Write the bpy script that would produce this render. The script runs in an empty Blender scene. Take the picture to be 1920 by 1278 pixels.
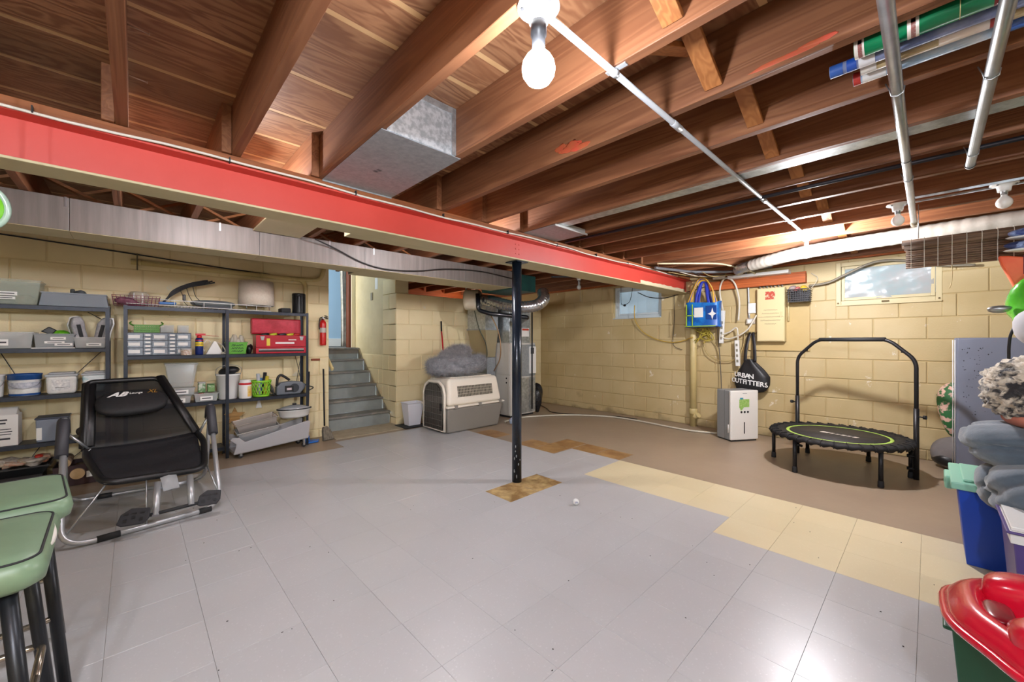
import bpy, bmesh, math, random
from mathutils import Vector, Matrix, Euler
random.seed(7)
S = bpy.context.scene
C = S.collection
PI = math.pi

# ------------------------------------------------------------------ camera
CAM_H = 1.21
cam_d = bpy.data.cameras.new('camera')
cam_d.sensor_width = 36.0
cam_d.lens = 745.0 / 1920.0 * 36.0
cam_d.clip_start = 0.02
cam = bpy.data.objects.new('camera', cam_d)
C.objects.link(cam)
cam.location = (0, 0, CAM_H)
cam.rotation_euler = (PI / 2, 0, math.radians(46.4 - 90.0))
S.camera = cam

# ------------------------------------------------------------------ world, exposure
w = bpy.data.worlds.new('daylight')
S.world = w
w.use_nodes = True
w.node_tree.nodes['Background'].inputs[0].default_value = (0.62, 0.80, 1.0, 1)
w.node_tree.nodes['Background'].inputs[1].default_value = 0.8
S.view_settings.view_transform = 'Standard'
S.view_settings.look = 'None'
S.view_settings.gamma = 1.0
S.view_settings.use_curve_mapping = False
S.view_settings.exposure = 2.5
BULB_NEAR = 75.0       # emission strength of the lit bulb at the near end of the conduit
BULB_MAIN = 310.0      # lit bulb by the back wall
FILL_BAY = 200.0       # two added fill bulbs hidden behind the red beam
FILL_REST = 230.0      # fill bulbs added out of view behind the camera


def area(name, loc, rot, sx, sy, power, col):
    d = bpy.data.lights.new(name, 'AREA')
    d.shape = 'RECTANGLE'
    d.size = sx
    d.size_y = sy
    d.energy = power
    d.color = col
    o = bpy.data.objects.new(name, d)
    C.objects.link(o)
    o.location = loc
    o.rotation_euler = rot
    return o


# daylight of the room upstairs that shows through the doorway over the stairs
area('stairwell_daylight', (1.0, 7.35, 2.3), (0, math.radians(-75), 0), 1.0, 1.0, 9, (1.0, 0.97, 0.92))

# ------------------------------------------------------------------ materials
MATS = {}


def srgb(h):
    h = h.lstrip('#')
    v = [int(h[i:i + 2], 16) / 255 for i in (0, 2, 4)]
    return tuple(x / 12.92 if x <= 0.04045 else ((x + 0.055) / 1.055) ** 2.4 for x in v) + (1.0,)


def M(name, col, rough=0.6, metal=0.0, col2=None, scale=8.0, stretch=(1, 1, 1), detail=4.0, lo=0.35, hi=0.65,
      bump=0.0, bscale=None, alpha=1.0, trans=0.0, coat=0.0, spec=0.5, emit=0.0, sheen=0.0, dist=0.0):
    """principled material, its colour mixed from two by a stretched noise"""
    if name in MATS:
        return MATS[name]
    m = bpy.data.materials.new(name)
    m.use_nodes = True
    nt = m.node_tree
    b = nt.nodes['Principled BSDF']
    c1 = srgb(col)
    b.inputs['Base Color'].default_value = c1
    b.inputs['Roughness'].default_value = rough
    b.inputs['Metallic'].default_value = metal
    b.inputs['Specular IOR Level'].default_value = spec
    b.inputs['Coat Weight'].default_value = coat
    b.inputs['Alpha'].default_value = alpha
    b.inputs['Transmission Weight'].default_value = trans
    b.inputs['Sheen Weight'].default_value = sheen
    if emit:
        b.inputs['Emission Color'].default_value = c1
        b.inputs['Emission Strength'].default_value = emit
    if col2 or bump:
        tc = nt.nodes.new('ShaderNodeTexCoord')
        mp = nt.nodes.new('ShaderNodeMapping')
        mp.inputs['Scale'].default_value = stretch
        oi = nt.nodes.new('ShaderNodeObjectInfo')
        nt.links.new(tc.outputs['Object'], mp.inputs['Vector'])
        mul = nt.nodes.new('ShaderNodeMath')
        mul.operation = 'MULTIPLY'
        mul.inputs[1].default_value = 37.0
        nt.links.new(oi.outputs['Random'], mul.inputs[0])
        nz = nt.nodes.new('ShaderNodeTexNoise')
        nz.noise_dimensions = '4D'
        nt.links.new(mul.outputs[0], nz.inputs['W'])
        nz.inputs['Scale'].default_value = scale
        nz.inputs['Detail'].default_value = detail
        nz.inputs['Roughness'].default_value = 0.62
        nz.inputs['Distortion'].default_value = dist
        nt.links.new(mp.outputs[0], nz.inputs['Vector'])
        if col2:
            rp = nt.nodes.new('ShaderNodeValToRGB')
            rp.color_ramp.elements[0].position = lo
            rp.color_ramp.elements[1].position = hi
            rp.color_ramp.elements[0].color = c1
            rp.color_ramp.elements[1].color = srgb(col2)
            nt.links.new(nz.outputs['Fac'], rp.inputs[0])
            nt.links.new(rp.outputs[0], b.inputs['Base Color'])
        if bump:
            bp = nt.nodes.new('ShaderNodeBump')
            bp.inputs['Strength'].default_value = bump
            bp.inputs['Distance'].default_value = 0.01
            src = nz
            if bscale:
                src = nt.nodes.new('ShaderNodeTexNoise')
                src.inputs['Scale'].default_value = bscale
                src.inputs['Detail'].default_value = 3
                nt.links.new(mp.outputs[0], src.inputs['Vector'])
            nt.links.new(src.outputs['Fac'], bp.inputs['Height'])
            nt.links.new(bp.outputs[0], b.inputs['Normal'])
    MATS[name] = m
    return m


def wood(name, c1, c2, axis='y', rough=0.55, scale=2.0, c3=None, coarse=1.0):
    """sawn timber: grain stretched along one axis, wavy growth rings, some piece-to-piece variation"""
    if name in MATS:
        return MATS[name]
    m = bpy.data.materials.new(name)
    m.use_nodes = True
    nt = m.node_tree
    N = nt.nodes.new
    L = nt.links.new
    b = nt.nodes['Principled BSDF']
    b.inputs['Roughness'].default_value = rough
    b.inputs['Specular IOR Level'].default_value = 0.35
    tc = N('ShaderNodeTexCoord')
    mp = N('ShaderNodeMapping')
    st = {'x': (0.25, 5, 5), 'y': (5, 0.25, 5), 'z': (5, 5, 0.25), 'ply': (0.9, 4.2, 4.2)}[axis]
    mp.inputs['Scale'].default_value = st
    L(tc.outputs['Object'], mp.inputs['Vector'])
    oi = N('ShaderNodeObjectInfo')
    mul = N('ShaderNodeMath')
    mul.operation = 'MULTIPLY'
    mul.inputs[1].default_value = 91.0
    L(oi.outputs['Random'], mul.inputs[0])
    n1 = N('ShaderNodeTexNoise')
    n1.noise_dimensions = '4D'
    n1.inputs['Scale'].default_value = scale * coarse
    n1.inputs['Detail'].default_value = 3
    n1.inputs['Distortion'].default_value = 0.6
    L(mp.outputs[0], n1.inputs['Vector'])
    L(mul.outputs[0], n1.inputs['W'])
    # rings: sine of the stretched noise
    m1 = N('ShaderNodeMath')
    m1.operation = 'MULTIPLY'
    m1.inputs[1].default_value = 62.0
    L(n1.outputs['Fac'], m1.inputs[0])
    m2 = N('ShaderNodeMath')
    m2.operation = 'SINE'
    L(m1.outputs[0], m2.inputs[0])
    m3 = N('ShaderNodeMath')
    m3.operation = 'MULTIPLY_ADD'
    m3.inputs[1].default_value = 0.5
    m3.inputs[2].default_value = 0.5
    L(m2.outputs[0], m3.inputs[0])
    n2 = N('ShaderNodeTexNoise')
    n2.noise_dimensions = '4D'
    n2.inputs['Scale'].default_value = 1.6
    n2.inputs['Detail'].default_value = 5
    L(tc.outputs['Object'], n2.inputs['Vector'])
    L(mul.outputs[0], n2.inputs['W'])
    mx = N('ShaderNodeMix')
    mx.data_type = 'RGBA'
    mx.inputs[6].default_value = srgb(c1)
    mx.inputs[7].default_value = srgb(c2)
    L(m3.outputs[0], mx.inputs[0])
    mx2 = N('ShaderNodeMix')
    mx2.data_type = 'RGBA'
    rp = N('ShaderNodeValToRGB')
    rp.color_ramp.elements[0].position = 0.42
    rp.color_ramp.elements[1].position = 0.66
    rp.color_ramp.elements[0].color = (0, 0, 0, 1)
    rp.color_ramp.elements[1].color = (0.75, 0.75, 0.75, 1)
    L(n2.outputs['Fac'], rp.inputs[0])
    L(rp.outputs[0], mx2.inputs[0])
    L(mx.outputs[2], mx2.inputs[6])
    mx2.inputs[7].default_value = srgb(c3 or c2)
    hs = N('ShaderNodeHueSaturation')
    va = N('ShaderNodeMath')
    va.operation = 'MULTIPLY_ADD'
    va.inputs[1].default_value = 0.36
    va.inputs[2].default_value = 0.82
    L(oi.outputs['Random'], va.inputs[0])
    L(va.outputs[0], hs.inputs['Value'])
    L(mx2.outputs[2], hs.inputs['Color'])
    L(hs.outputs[0], b.inputs['Base Color'])
    bp = N('ShaderNodeBump')
    bp.inputs['Strength'].default_value = 0.15
    bp.inputs['Distance'].default_value = 0.004
    L(m3.outputs[0], bp.inputs['Height'])
    L(bp.outputs[0], b.inputs['Normal'])
    MATS[name] = m
    return m


# ------------------------------------------------------------------ mesh building
class MB:
    """collects shapes; build() links them as ONE mesh object"""

    def __init__(s):
        s.v = []
        s.f = []
        s.sm = []

    def add(s, vs, fs, smooth=False, mat=None):
        o = len(s.v)
        for p in vs:
            p = Vector(p)
            s.v.append(tuple(mat @ p) if mat else tuple(p))
        for f in fs:
            s.f.append([i + o for i in f])
            s.sm.append(smooth)
        return s

    def box(s, x0, x1, y0, y1, z0, z1, mat=None):
        vs = [(x0, y0, z0), (x1, y0, z0), (x1, y1, z0), (x0, y1, z0), (x0, y0, z1), (x1, y0, z1), (x1, y1, z1), (x0, y1, z1)]
        fs = [(0, 3, 2, 1), (4, 5, 6, 7), (0, 1, 5, 4), (1, 2, 6, 5), (2, 3, 7, 6), (3, 0, 4, 7)]
        return s.add(vs, fs, False, mat)

    def frustum(s, a, b, z0, z1, mat=None):
        """a, b: (x0,x1,y0,y1) at z0 and z1"""
        vs = [(a[0], a[2], z0), (a[1], a[2], z0), (a[1], a[3], z0), (a[0], a[3], z0),
              (b[0], b[2], z1), (b[1], b[2], z1), (b[1], b[3], z1), (b[0], b[3], z1)]
        fs = [(0, 3, 2, 1), (4, 5, 6, 7), (0, 1, 5, 4), (1, 2, 6, 5), (2, 3, 7, 6), (3, 0, 4, 7)]
        return s.add(vs, fs, False, mat)

    def tray(s, a, b, z0, z1, t=0.003, lip=0.0, mat=None):
        """open box: outer rect a at z0, b at z1, wall t, floor t, with a rim lip outward"""
        def ring(r, d, z):
            return [(r[0] + d, r[2] + d, z), (r[1] - d, r[2] + d, z), (r[1] - d, r[3] - d, z), (r[0] + d, r[3] - d, z)]
        vs = ring(a, 0, z0) + ring(b, 0, z1 - (0.008 if lip else 0))
        n = 1
        rings = [ring(a, 0, z0)]
        if lip:
            rings += [ring(b, 0, z1 - 0.01), ring(b, -lip, z1 - 0.01), ring(b, -lip, z1)]
        else:
            rings += [ring(b, 0, z1)]
        rings += [ring(b, t, z1), ring(a, t, z0 + t)]
        vs = [p for r in rings for p in r]
        fs = [(3, 2, 1, 0)]
        for k in range(len(rings) - 1):
            for i in range(4):
                j = (i + 1) % 4
                fs.append((k * 4 + i, k * 4 + j, k * 4 + 4 + j, k * 4 + 4 + i))
        k = (len(rings) - 1) * 4
        fs.append((k, k + 1, k + 2, k + 3))
        return s.add(vs, fs, False, mat)

    def cyl(s, p0, p1, r0, r1=None, n=16, caps=True, smooth=True):
        r1 = r0 if r1 is None else r1
        return s.tube([p0, p1], [r0, r1], n, caps, smooth)

    def tube(s, path, r, n=10, caps=True, smooth=True, closed=False, flat=None):
        """sweep a circle (or an ellipse: flat=(a, b) factors) along a path"""
        P = [Vector(p) for p in path]
        K = len(P)
        if not isinstance(r, (list, tuple)):
            r = [r] * K
        T = []
        for i in range(K):
            if closed:
                t = P[(i + 1) % K] - P[i - 1]
            else:
                t = P[min(i + 1, K - 1)] - P[max(i - 1, 0)]
            T.append(t.normalized() if t.length > 1e-9 else Vector((0, 0, 1)))
        up = Vector((0, 0, 1)) if abs(T[0].z) < 0.9 else Vector((1, 0, 0))
        nrm = (up - T[0] * up.dot(T[0])).normalized()
        vs = []
        fa, fb = flat or (1, 1)
        for i in range(K):
            nrm = (nrm - T[i] * nrm.dot(T[i]))
            nrm = nrm.normalized() if nrm.length > 1e-6 else T[i].orthogonal().normalized()
            bi = T[i].cross(nrm)
            for k in range(n):
                a = 2 * PI * k / n
                vs.append(P[i] + nrm * (math.cos(a) * r[i] * fa) + bi * (math.sin(a) * r[i] * fb))
        fs = []
        last = K if closed else K - 1
        for i in range(last):
            for k in range(n):
                k2 = (k + 1) % n
                i2 = (i + 1) % K
                fs.append((i * n + k, i * n + k2, i2 * n + k2, i2 * n + k))
        s.add(vs, fs, smooth)
        if caps and not closed:
            o = len(s.v) - K * n
            s.f.append([o + k for k in range(n)][::-1])
            s.sm.append(False)
            s.f.append([o + (K - 1) * n + k for k in range(n)])
            s.sm.append(False)
        return s

    def lathe(s, prof, n=24, mat=None, smooth=True, caps=True):
        vs = []
        for (r, z) in prof:
            for k in range(n):
                a = 2 * PI * k / n
                vs.append((r * math.cos(a), r * math.sin(a), z))
        fs = []
        for i in range(len(prof) - 1):
            for k in range(n):
                k2 = (k + 1) % n
                fs.append((i * n + k, i * n + k2, (i + 1) * n + k2, (i + 1) * n + k))
        if caps:
            fs.append(tuple(range(n))[::-1])
            fs.append(tuple((len(prof) - 1) * n + k for k in range(n)))
        return s.add(vs, fs, smooth, mat)

    def prism(s, poly, h0, h1, axis='z', mat=None, smooth=False):
        """extrude a 2D polygon from h0 to h1 along an axis"""
        def mk(p, h):
            return {'z': (p[0], p[1], h), 'y': (p[0], h, p[1]), 'x': (h, p[0], p[1])}[axis]
        n = len(poly)
        vs = [mk(p, h0) for p in poly] + [mk(p, h1) for p in poly]
        s.add(vs, [[i, (i + 1) % n, n + (i + 1) % n, n + i] for i in range(n)], smooth, mat)
        o = len(s.v) - 2 * n
        s.f.append([o + i for i in range(n)][::-1])
        s.sm.append(False)
        s.f.append([o + n + i for i in range(n)])
        s.sm.append(False)
        return s

    def grid(s, fn, nu, nv, smooth=True, wrap=False):
        vs = [fn(i / nu, j / nv) for i in range(nu + 1) for j in range(nv + 1)]
        fs = []
        for i in range(nu):
            for j in range(nv):
                a = i * (nv + 1) + j
                fs.append((a, a + nv + 1, a + nv + 2, a + 1))
        return s.add(vs, fs, smooth)

    def blob(s, c, rx, ry, rz, nu=24, nv=14, fn=None, mat=None, power=1.0):
        """closed ellipsoid, superelliptic by power, displaced by fn(direction)->factor"""
        vs = []
        fs = []

        def sp(x):
            return math.copysign(abs(x) ** power, x)
        for j in range(1, nv):
            th = PI * j / nv
            for i in range(nu):
                ph = 2 * PI * i / nu
                d = Vector((math.sin(th) * math.cos(ph), math.sin(th) * math.sin(ph), math.cos(th)))
                e = Vector((sp(d.x), sp(d.y), sp(d.z)))
                k = fn(d) if fn else 1.0
                vs.append((c[0] + e.x * rx * k, c[1] + e.y * ry * k, c[2] + e.z * rz * k))
        kt = fn(Vector((0, 0, 1))) if fn else 1
        kb = fn(Vector((0, 0, -1))) if fn else 1
        vs.append((c[0], c[1], c[2] + rz * kt))
        vs.append((c[0], c[1], c[2] - rz * kb))
        for j in range(nv - 2):
            for i in range(nu):
                i2 = (i + 1) % nu
                fs.append((j * nu + i, (j + 1) * nu + i, (j + 1) * nu + i2, j * nu + i2))
        t, b = len(vs) - 2, len(vs) - 1
        for i in range(nu):
            i2 = (i + 1) % nu
            fs.append((t, i, i2))
            fs.append((b, (nv - 2) * nu + i2, (nv - 2) * nu + i))
        return s.add(vs, fs, True, mat)

    def mesh(s, name):
        me = bpy.data.meshes.new(name)
        me.from_pydata(s.v, [], s.f)
        me.polygons.foreach_set('use_smooth', s.sm)
        bm = bmesh.new()
        bm.from_mesh(me)
        bmesh.ops.recalc_face_normals(bm, faces=bm.faces)
        bm.to_mesh(me)
        bm.free()
        me.update()
        return me

    def build(s, name, mat, parent=None, bevel=0.0, seg=2, loc=None, rot=None, sub=0, solid=0.0, kind=None):
        me = s.mesh(name)
        if mat:
            me.materials.append(mat)
        o = bpy.data.objects.new(name, me)
        C.objects.link(o)
        if parent:
            o.parent = parent
        if loc:
            o.location = loc
        if rot:
            o.rotation_euler = rot
        if solid:
            md = o.modifiers.new('thickness', 'SOLIDIFY')
            md.thickness = solid
            md.offset = 0
        if bevel:
            md = o.modifiers.new('edge', 'BEVEL')
            md.width = bevel
            md.segments = seg
            md.limit_method = 'ANGLE'
            md.angle_limit = math.radians(40)
            md.harden_normals = False
        if sub:
            md = o.modifiers.new('smooth', 'SUBSURF')
            md.levels = sub
            md.render_levels = sub
        if kind:
            o['kind'] = kind
        return o


def tag(o, label, cat, group=None, kind=None):
    if label:
        o['label'] = label
    if cat:
        o['category'] = cat
    if group:
        o['group'] = group
    if kind:
        o['kind'] = kind
    return o


def thing(name, label, cat, loc=(0, 0, 0), rz=0.0, group=None):
    o = bpy.data.objects.new(name, None)
    o.empty_display_size = 0.1
    C.objects.link(o)
    o.location = loc
    o.rotation_euler = (0, 0, rz)
    return tag(o, label, cat, group)


def clone(o, parent):
    c = o.copy()
    C.objects.link(c)
    c.parent = parent
    for ch in o.children:
        clone(ch, c)
    return c


def text(name, body, size, mat, parent, loc, rot, ext=0.0006, align='CENTER', shear=0.0, sx=1.0, bold=0.0):
    cu = bpy.data.curves.new(name, 'FONT')
    cu.body = body
    cu.size = size
    cu.extrude = ext
    cu.align_x = align
    cu.align_y = 'CENTER'
    cu.shear = shear
    cu.offset = bold
    cu.resolution_u = 3
    o = bpy.data.objects.new(name, cu)
    C.objects.link(o)
    me = bpy.data.meshes.new_from_object(o.evaluated_get(bpy.context.evaluated_depsgraph_get()))
    bpy.data.objects.remove(o)
    me.materials.append(mat)
    o = bpy.data.objects.new(name, me)
    C.objects.link(o)
    o.parent = parent
    o.location = loc
    o.rotation_euler = rot
    o.scale = (sx, 1, 1)
    return o


def smoothpath(pts, n=8):
    """Catmull-Rom through points"""
    P = [Vector(p) for p in pts]
    P = [P[0] * 2 - P[1]] + P + [P[-1] * 2 - P[-2]]
    out = []
    for i in range(1, len(P) - 2):
        a, b, c, d = P[i - 1:i + 3]
        for k in range(n):
            t = k / n
            out.append(0.5 * ((2 * b) + (c - a) * t + (2 * a - 5 * b + 4 * c - d) * t * t + (3 * b - a - 3 * c + d) * t ** 3))
    out.append(P[-2])
    return out


def fillet(pts, r, n=5):
    """round the corners of a polyline"""
    P = [Vector(p) for p in pts]
    out = [P[0]]
    for i in range(1, len(P) - 1):
        a = (P[i - 1] - P[i])
        b = (P[i + 1] - P[i])
        rr = min(r, a.length * 0.49, b.length * 0.49)
        a = P[i] + a.normalized() * rr
        b = P[i] + b.normalized() * rr
        for k in range(n + 1):
            t = k / n
            out.append(a * (1 - t) ** 2 + P[i] * 2 * t * (1 - t) + b * t * t)
    out.append(P[-1])
    return out


def scribble(name, w_, h_, n, mat, parent, loc, rot, seed, r=.0012):
    """illegible handwriting: one looping pen stroke"""
    rnd = random.Random(seed)
    pts = []
    for k in range(n):
        pts.append((-w_ / 2 + w_ * k / (n - 1) + rnd.uniform(-.3, .3) * w_ / n, 0, (h_ / 2 if k % 2 else -h_ / 2) * rnd.uniform(.4, 1.1)))
    o = MB().tube(smoothpath(pts, 4), r, 4).build(name, mat, parent, loc=loc, rot=rot)
    return o


def fur(o, count, length, seed, rough=.02, rad=.6):
    md = o.modifiers.new('fur', 'PARTICLE_SYSTEM')
    st = md.particle_system.settings
    md.particle_system.seed = seed
    st.type = 'HAIR'
    st.count = count
    st.hair_length = length
    st.hair_step = 3
    st.brownian_factor = rough
    st.normal_factor = .01
    st.factor_random = .006
    st.root_radius = rad
    st.tip_radius = .1
    st.radius_scale = .004
    st.render_step = 2
    st.display_step = 2
    st.length_random = .5


def wobble(seed, amp, freq=3.0):
    rnd = random.Random(seed)
    ws = [(Vector((rnd.uniform(-1, 1), rnd.uniform(-1, 1), rnd.uniform(-1, 1))) * freq, rnd.uniform(0, 6.28)) for _ in range(6)]

    def f(d):
        return 1 + amp * sum(math.sin(k.dot(d) + p) for k, p in ws) / 3
    return f

# ================================================================== THE SETTING
XB, YL = 5.86, 5.32          # inner faces of the back wall and of the wall behind the shelves
XN, YR = -2.7, -1.7          # walls behind the camera
ZJ, ZS = 2.13, 2.365         # underside of joists, underside of subfloor
OX0, OX1 = 1.812, 2.757      # stair opening


def struct(o):
    o['kind'] = 'structure'
    return o


def painted_block(name, base, base2, chip):
    """thick cream paint over blocks: faint roller variation, chipped and stained places"""
    m = bpy.data.materials.new(name)
    m.use_nodes = True
    nt = m.node_tree
    N, L = nt.nodes.new, nt.links.new
    b = nt.nodes['Principled BSDF']
    b.inputs['Roughness'].default_value = 0.5
    b.inputs['Specular IOR Level'].default_value = 0.35
    g = N('ShaderNodeNewGeometry')
    n1 = N('ShaderNodeTexNoise')
    n1.inputs['Scale'].default_value = 1.7
    n1.inputs['Detail'].default_value = 6
    L(g.outputs['Position'], n1.inputs['Vector'])
    r1 = N('ShaderNodeValToRGB')
    r1.color_ramp.elements[0].position = 0.35
    r1.color_ramp.elements[1].position = 0.7
    r1.color_ramp.elements[0].color = srgb(base)
    r1.color_ramp.elements[1].color = srgb(base2)
    L(n1.outputs['Fac'], r1.inputs[0])
    # chips, kept to the lower courses by the height of the place itself
    n2 = N('ShaderNodeTexNoise')
    n2.inputs['Scale'].default_value = 5.5
    n2.inputs['Detail'].default_value = 8
    n2.inputs['Roughness'].default_value = 0.7
    L(g.outputs['Position'], n2.inputs['Vector'])
    r2 = N('ShaderNodeValToRGB')
    r2.color_ramp.elements[0].position = 0.645
    r2.color_ramp.elements[1].position = 0.68
    L(n2.outputs['Fac'], r2.inputs[0])
    mx = N('ShaderNodeMix')
    mx.data_type = 'RGBA'
    L(r2.outputs[0], mx.inputs[0])
    L(r1.outputs[0], mx.inputs[6])
    mx.inputs[7].default_value = srgb(chip)
    # rising damp blotches
    sx = N('ShaderNodeSeparateXYZ')
    L(g.outputs['Position'], sx.inputs[0])
    n3 = N('ShaderNodeTexNoise')
    n3.inputs['Scale'].default_value = 3.1
    n3.inputs['Detail'].default_value = 7
    L(g.outputs['Position'], n3.inputs['Vector'])
    md = N('ShaderNodeMath')
    md.operation = 'MULTIPLY_ADD'
    md.inputs[1].default_value = -0.9
    L(sx.outputs['Z'], md.inputs[0])
    L(n3.outputs['Fac'], md.inputs[2])
    r3 = N('ShaderNodeValToRGB')
    r3.color_ramp.elements[0].position = 0.40
    r3.color_ramp.elements[1].position = 0.56
    r3.color_ramp.elements[1].color = (0.8, 0.8, 0.8, 1)
    L(md.outputs[0], r3.inputs[0])
    mx2 = N('ShaderNodeMix')
    mx2.data_type = 'RGBA'
    L(r3.outputs[0], mx2.inputs[0])
    L(mx.outputs[2], mx2.inputs[6])
    mx2.inputs[7].default_value = srgb('#8d7d5c')
    L(mx2.outputs[2], b.inputs['Base Color'])
    n4 = N('ShaderNodeTexNoise')
    n4.inputs['Scale'].default_value = 70
    n4.inputs['Detail'].default_value = 3
    L(g.outputs['Position'], n4.inputs['Vector'])
    bp = N('ShaderNodeBump')
    bp.inputs['Strength'].default_value = 0.25
    bp.inputs['Distance'].default_value = 0.004
    L(n4.outputs['Fac'], bp.inputs['Height'])
    L(bp.outputs[0], b.inputs['Normal'])
    return m


m_block = painted_block('cream_painted_block', '#cab78b', '#bda878', '#e3dccb')
m_blockL = painted_block('pale_painted_block', '#eadcb2', '#e0cfa2', '#e2dac0')
m_mortar = M('painted_mortar', '#bfa978', 0.7)
m_mortarL = M('pale_mortar', '#e0cfa2', 0.7)
m_plain = M('painted_plaster', '#d8cba4', 0.6, col2='#cbbd93', scale=3)

# ---- floor slab and tiles
def concrete_mat():
    m = M('brown_concrete', '#988672', 0.42, col2='#a5937d', scale=1.4, detail=8, lo=0.3, hi=0.75, bump=0.08, bscale=24)
    return m


floor = struct(MB().box(XN - .2, XB + .2, YR - .2, YL + .4, -0.2, -0.003).build('floor', concrete_mat()))
TS = 0.3048
TX, TY = 3.575, 0.033


def tile_mat(name, c1, c2, c3):
    m = bpy.data.materials.new(name)
    m.use_nodes = True
    nt = m.node_tree
    N, L = nt.nodes.new, nt.links.new
    b = nt.nodes['Principled BSDF']
    g = N('ShaderNodeNewGeometry')
    oi = N('ShaderNodeObjectInfo')
    v = N('ShaderNodeTexVoronoi')
    v.inputs['Scale'].default_value = 170
    L(g.outputs['Position'], v.inputs['Vector'])
    r = N('ShaderNodeValToRGB')
    r.color_ramp.elements[0].position = 0.0
    r.color_ramp.elements[1].position = 1.0
    r.color_ramp.elements[0].color = srgb(c1)
    r.color_ramp.elements[1].color = srgb(c2)
    e = r.color_ramp.elements.new(0.8)
    e.color = srgb(c1)
    L(v.outputs['Color'], r.inputs[0])
    n = N('ShaderNodeTexNoise')
    n.inputs['Scale'].default_value = 1.3
    n.inputs['Detail'].default_value = 6
    L(g.outputs['Position'], n.inputs['Vector'])
    rr = N('ShaderNodeValToRGB')
    rr.color_ramp.elements[0].position = 0.4
    rr.color_ramp.elements[1].position = 0.72
    rr.color_ramp.elements[1].color = (0.7, 0.7, 0.7, 1)
    L(n.outputs['Fac'], rr.inputs[0])
    mx = N('ShaderNodeMix')
    mx.data_type = 'RGBA'
    L(rr.outputs[0], mx.inputs[0])
    L(r.outputs[0], mx.inputs[6])
    mx.inputs[7].default_value = srgb(c3)
    hs = N('ShaderNodeHueSaturation')
    va = N('ShaderNodeMath')
    va.operation = 'MULTIPLY_ADD'
    va.inputs[1].default_value = 0.05
    va.inputs[2].default_value = 0.975
    L(oi.outputs['Random'], va.inputs[0])
    L(va.outputs[0], hs.inputs['Value'])
    L(mx.outputs[2], hs.inputs['Color'])
    L(hs.outputs[0], b.inputs['Base Color'])
    n6 = N('ShaderNodeTexNoise')
    n6.inputs['Scale'].default_value = 2.2
    L(g.outputs['Position'], n6.inputs['Vector'])
    m6 = N('ShaderNodeMapRange')
    m6.inputs['To Min'].default_value = 0.22
    m6.inputs['To Max'].default_value = 0.42
    L(n6.outputs['Fac'], m6.inputs['Value'])
    b.inputs['Roughness'].default_value = 0.31
    n7 = N('ShaderNodeTexNoise')
    n7.inputs['Scale'].default_value = 9
    n7.inputs['Detail'].default_value = 2
    L(g.outputs['Position'], n7.inputs['Vector'])
    bp = N('ShaderNodeBump')
    bp.inputs['Strength'].default_value = 0.12
    bp.inputs['Distance'].default_value = 0.004
    L(n7.outputs['Fac'], bp.inputs['Height'])
    L(bp.outputs[0], b.inputs['Normal'])
    return m


m_tile = tile_mat('grey_vinyl_tile', '#b9b9bb', '#c8c8ca', '#b2b1b2')
m_cream = tile_mat('cream_vinyl_tile', '#ddd0ac', '#e6dbba', '#d5c7a0')


def tile_mesh(name, mat):
    s, g = TS / 2 - 0.0004, 0.0006
    mb = MB().frustum((-s, s, -s, s), (-s, s, -s, s), -0.003, -0.0006)
    mb = MB()
    vs = []
    for (d, z) in ((s, -0.0029), (s, -0.0009), (s - g, 0.0)):
        vs += [(-d, -d, z), (d, -d, z), (d, d, z), (-d, d, z)]
    fs = [(8, 9, 10, 11)]
    for k in (0, 4):
        for i in range(4):
            j = (i + 1) % 4
            fs.append((k + i, k + j, k + 4 + j, k + 4 + i))
    mb.add(vs, fs)
    me = mb.mesh(name)
    me.materials.append(mat)
    return me


t_grey, t_cream = tile_mesh('floor_tile', m_tile), tile_mesh('floor_tile', m_cream)


def seen(x, y):
    """keep the tiles that can come into view from near the camera"""
    f = (math.cos(math.radians(46.4)), math.sin(math.radians(46.4)))
    d = x * f[0] + y * f[1]
    l = x * f[1] - y * f[0]
    return d > 0.95 and abs(l) < 1.36 * d + 0.35


holes = {(4, 7), (3, 7)}
missing = {(0, 7), (0, 8), (0, 9), (0, 10), (1, 10), (1, 11), (0, 11), (0, 12), (0, 13), (0, 14), (0, 15), (0, 16), (1, 12)}
nt_ = 0
for i in range(0, 16):
    for j in range(-3, 16):
        x = TX - (i + 0.5) * TS
        y = TY + (j + 0.5) * TS
        if not seen(x, y) or (y > 4.75 and x < 1.7) or y > 4.98:
            continue
        if (i, j) in holes or (i == 0 and j >= 9):
            continue
        cream = (i < 2 and j < 7) or (i == 2 and j < 3)
        o = bpy.data.objects.new('floor_tile', t_cream if cream else t_grey)
        C.objects.link(o)
        o.parent = floor
        o.location = (x, y, 0)
        nt_ += 1
m_glue = M('old_tile_adhesive', '#8a6a3e', 0.6, col2='#c4a873', scale=9, detail=8, lo=0.4, hi=0.62, bump=0.2)
m_glue2 = M('dark_tile_adhesive', '#8a6138', 0.35, col2='#b08a58', scale=7, detail=8, lo=0.35, hi=0.62, bump=0.2)


def patch(x0, x1, y0, y1, mat, seed):
    rnd = random.Random(seed)
    pts = []
    for a in range(40):
        t = a / 10
        k = int(t)
        u = t - k
        c = [(x0, y0), (x1, y0), (x1, y1), (x0, y1), (x0, y0)]
        p = (c[k][0] * (1 - u) + c[k + 1][0] * u, c[k][1] * (1 - u) + c[k + 1][1] * u)
        pts.append((p[0] + rnd.uniform(-.006, .006), p[1] + rnd.uniform(-.006, .006)))
    MB().prism(pts, -0.003, -0.0018).build('adhesive_patch', mat, floor)


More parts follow.
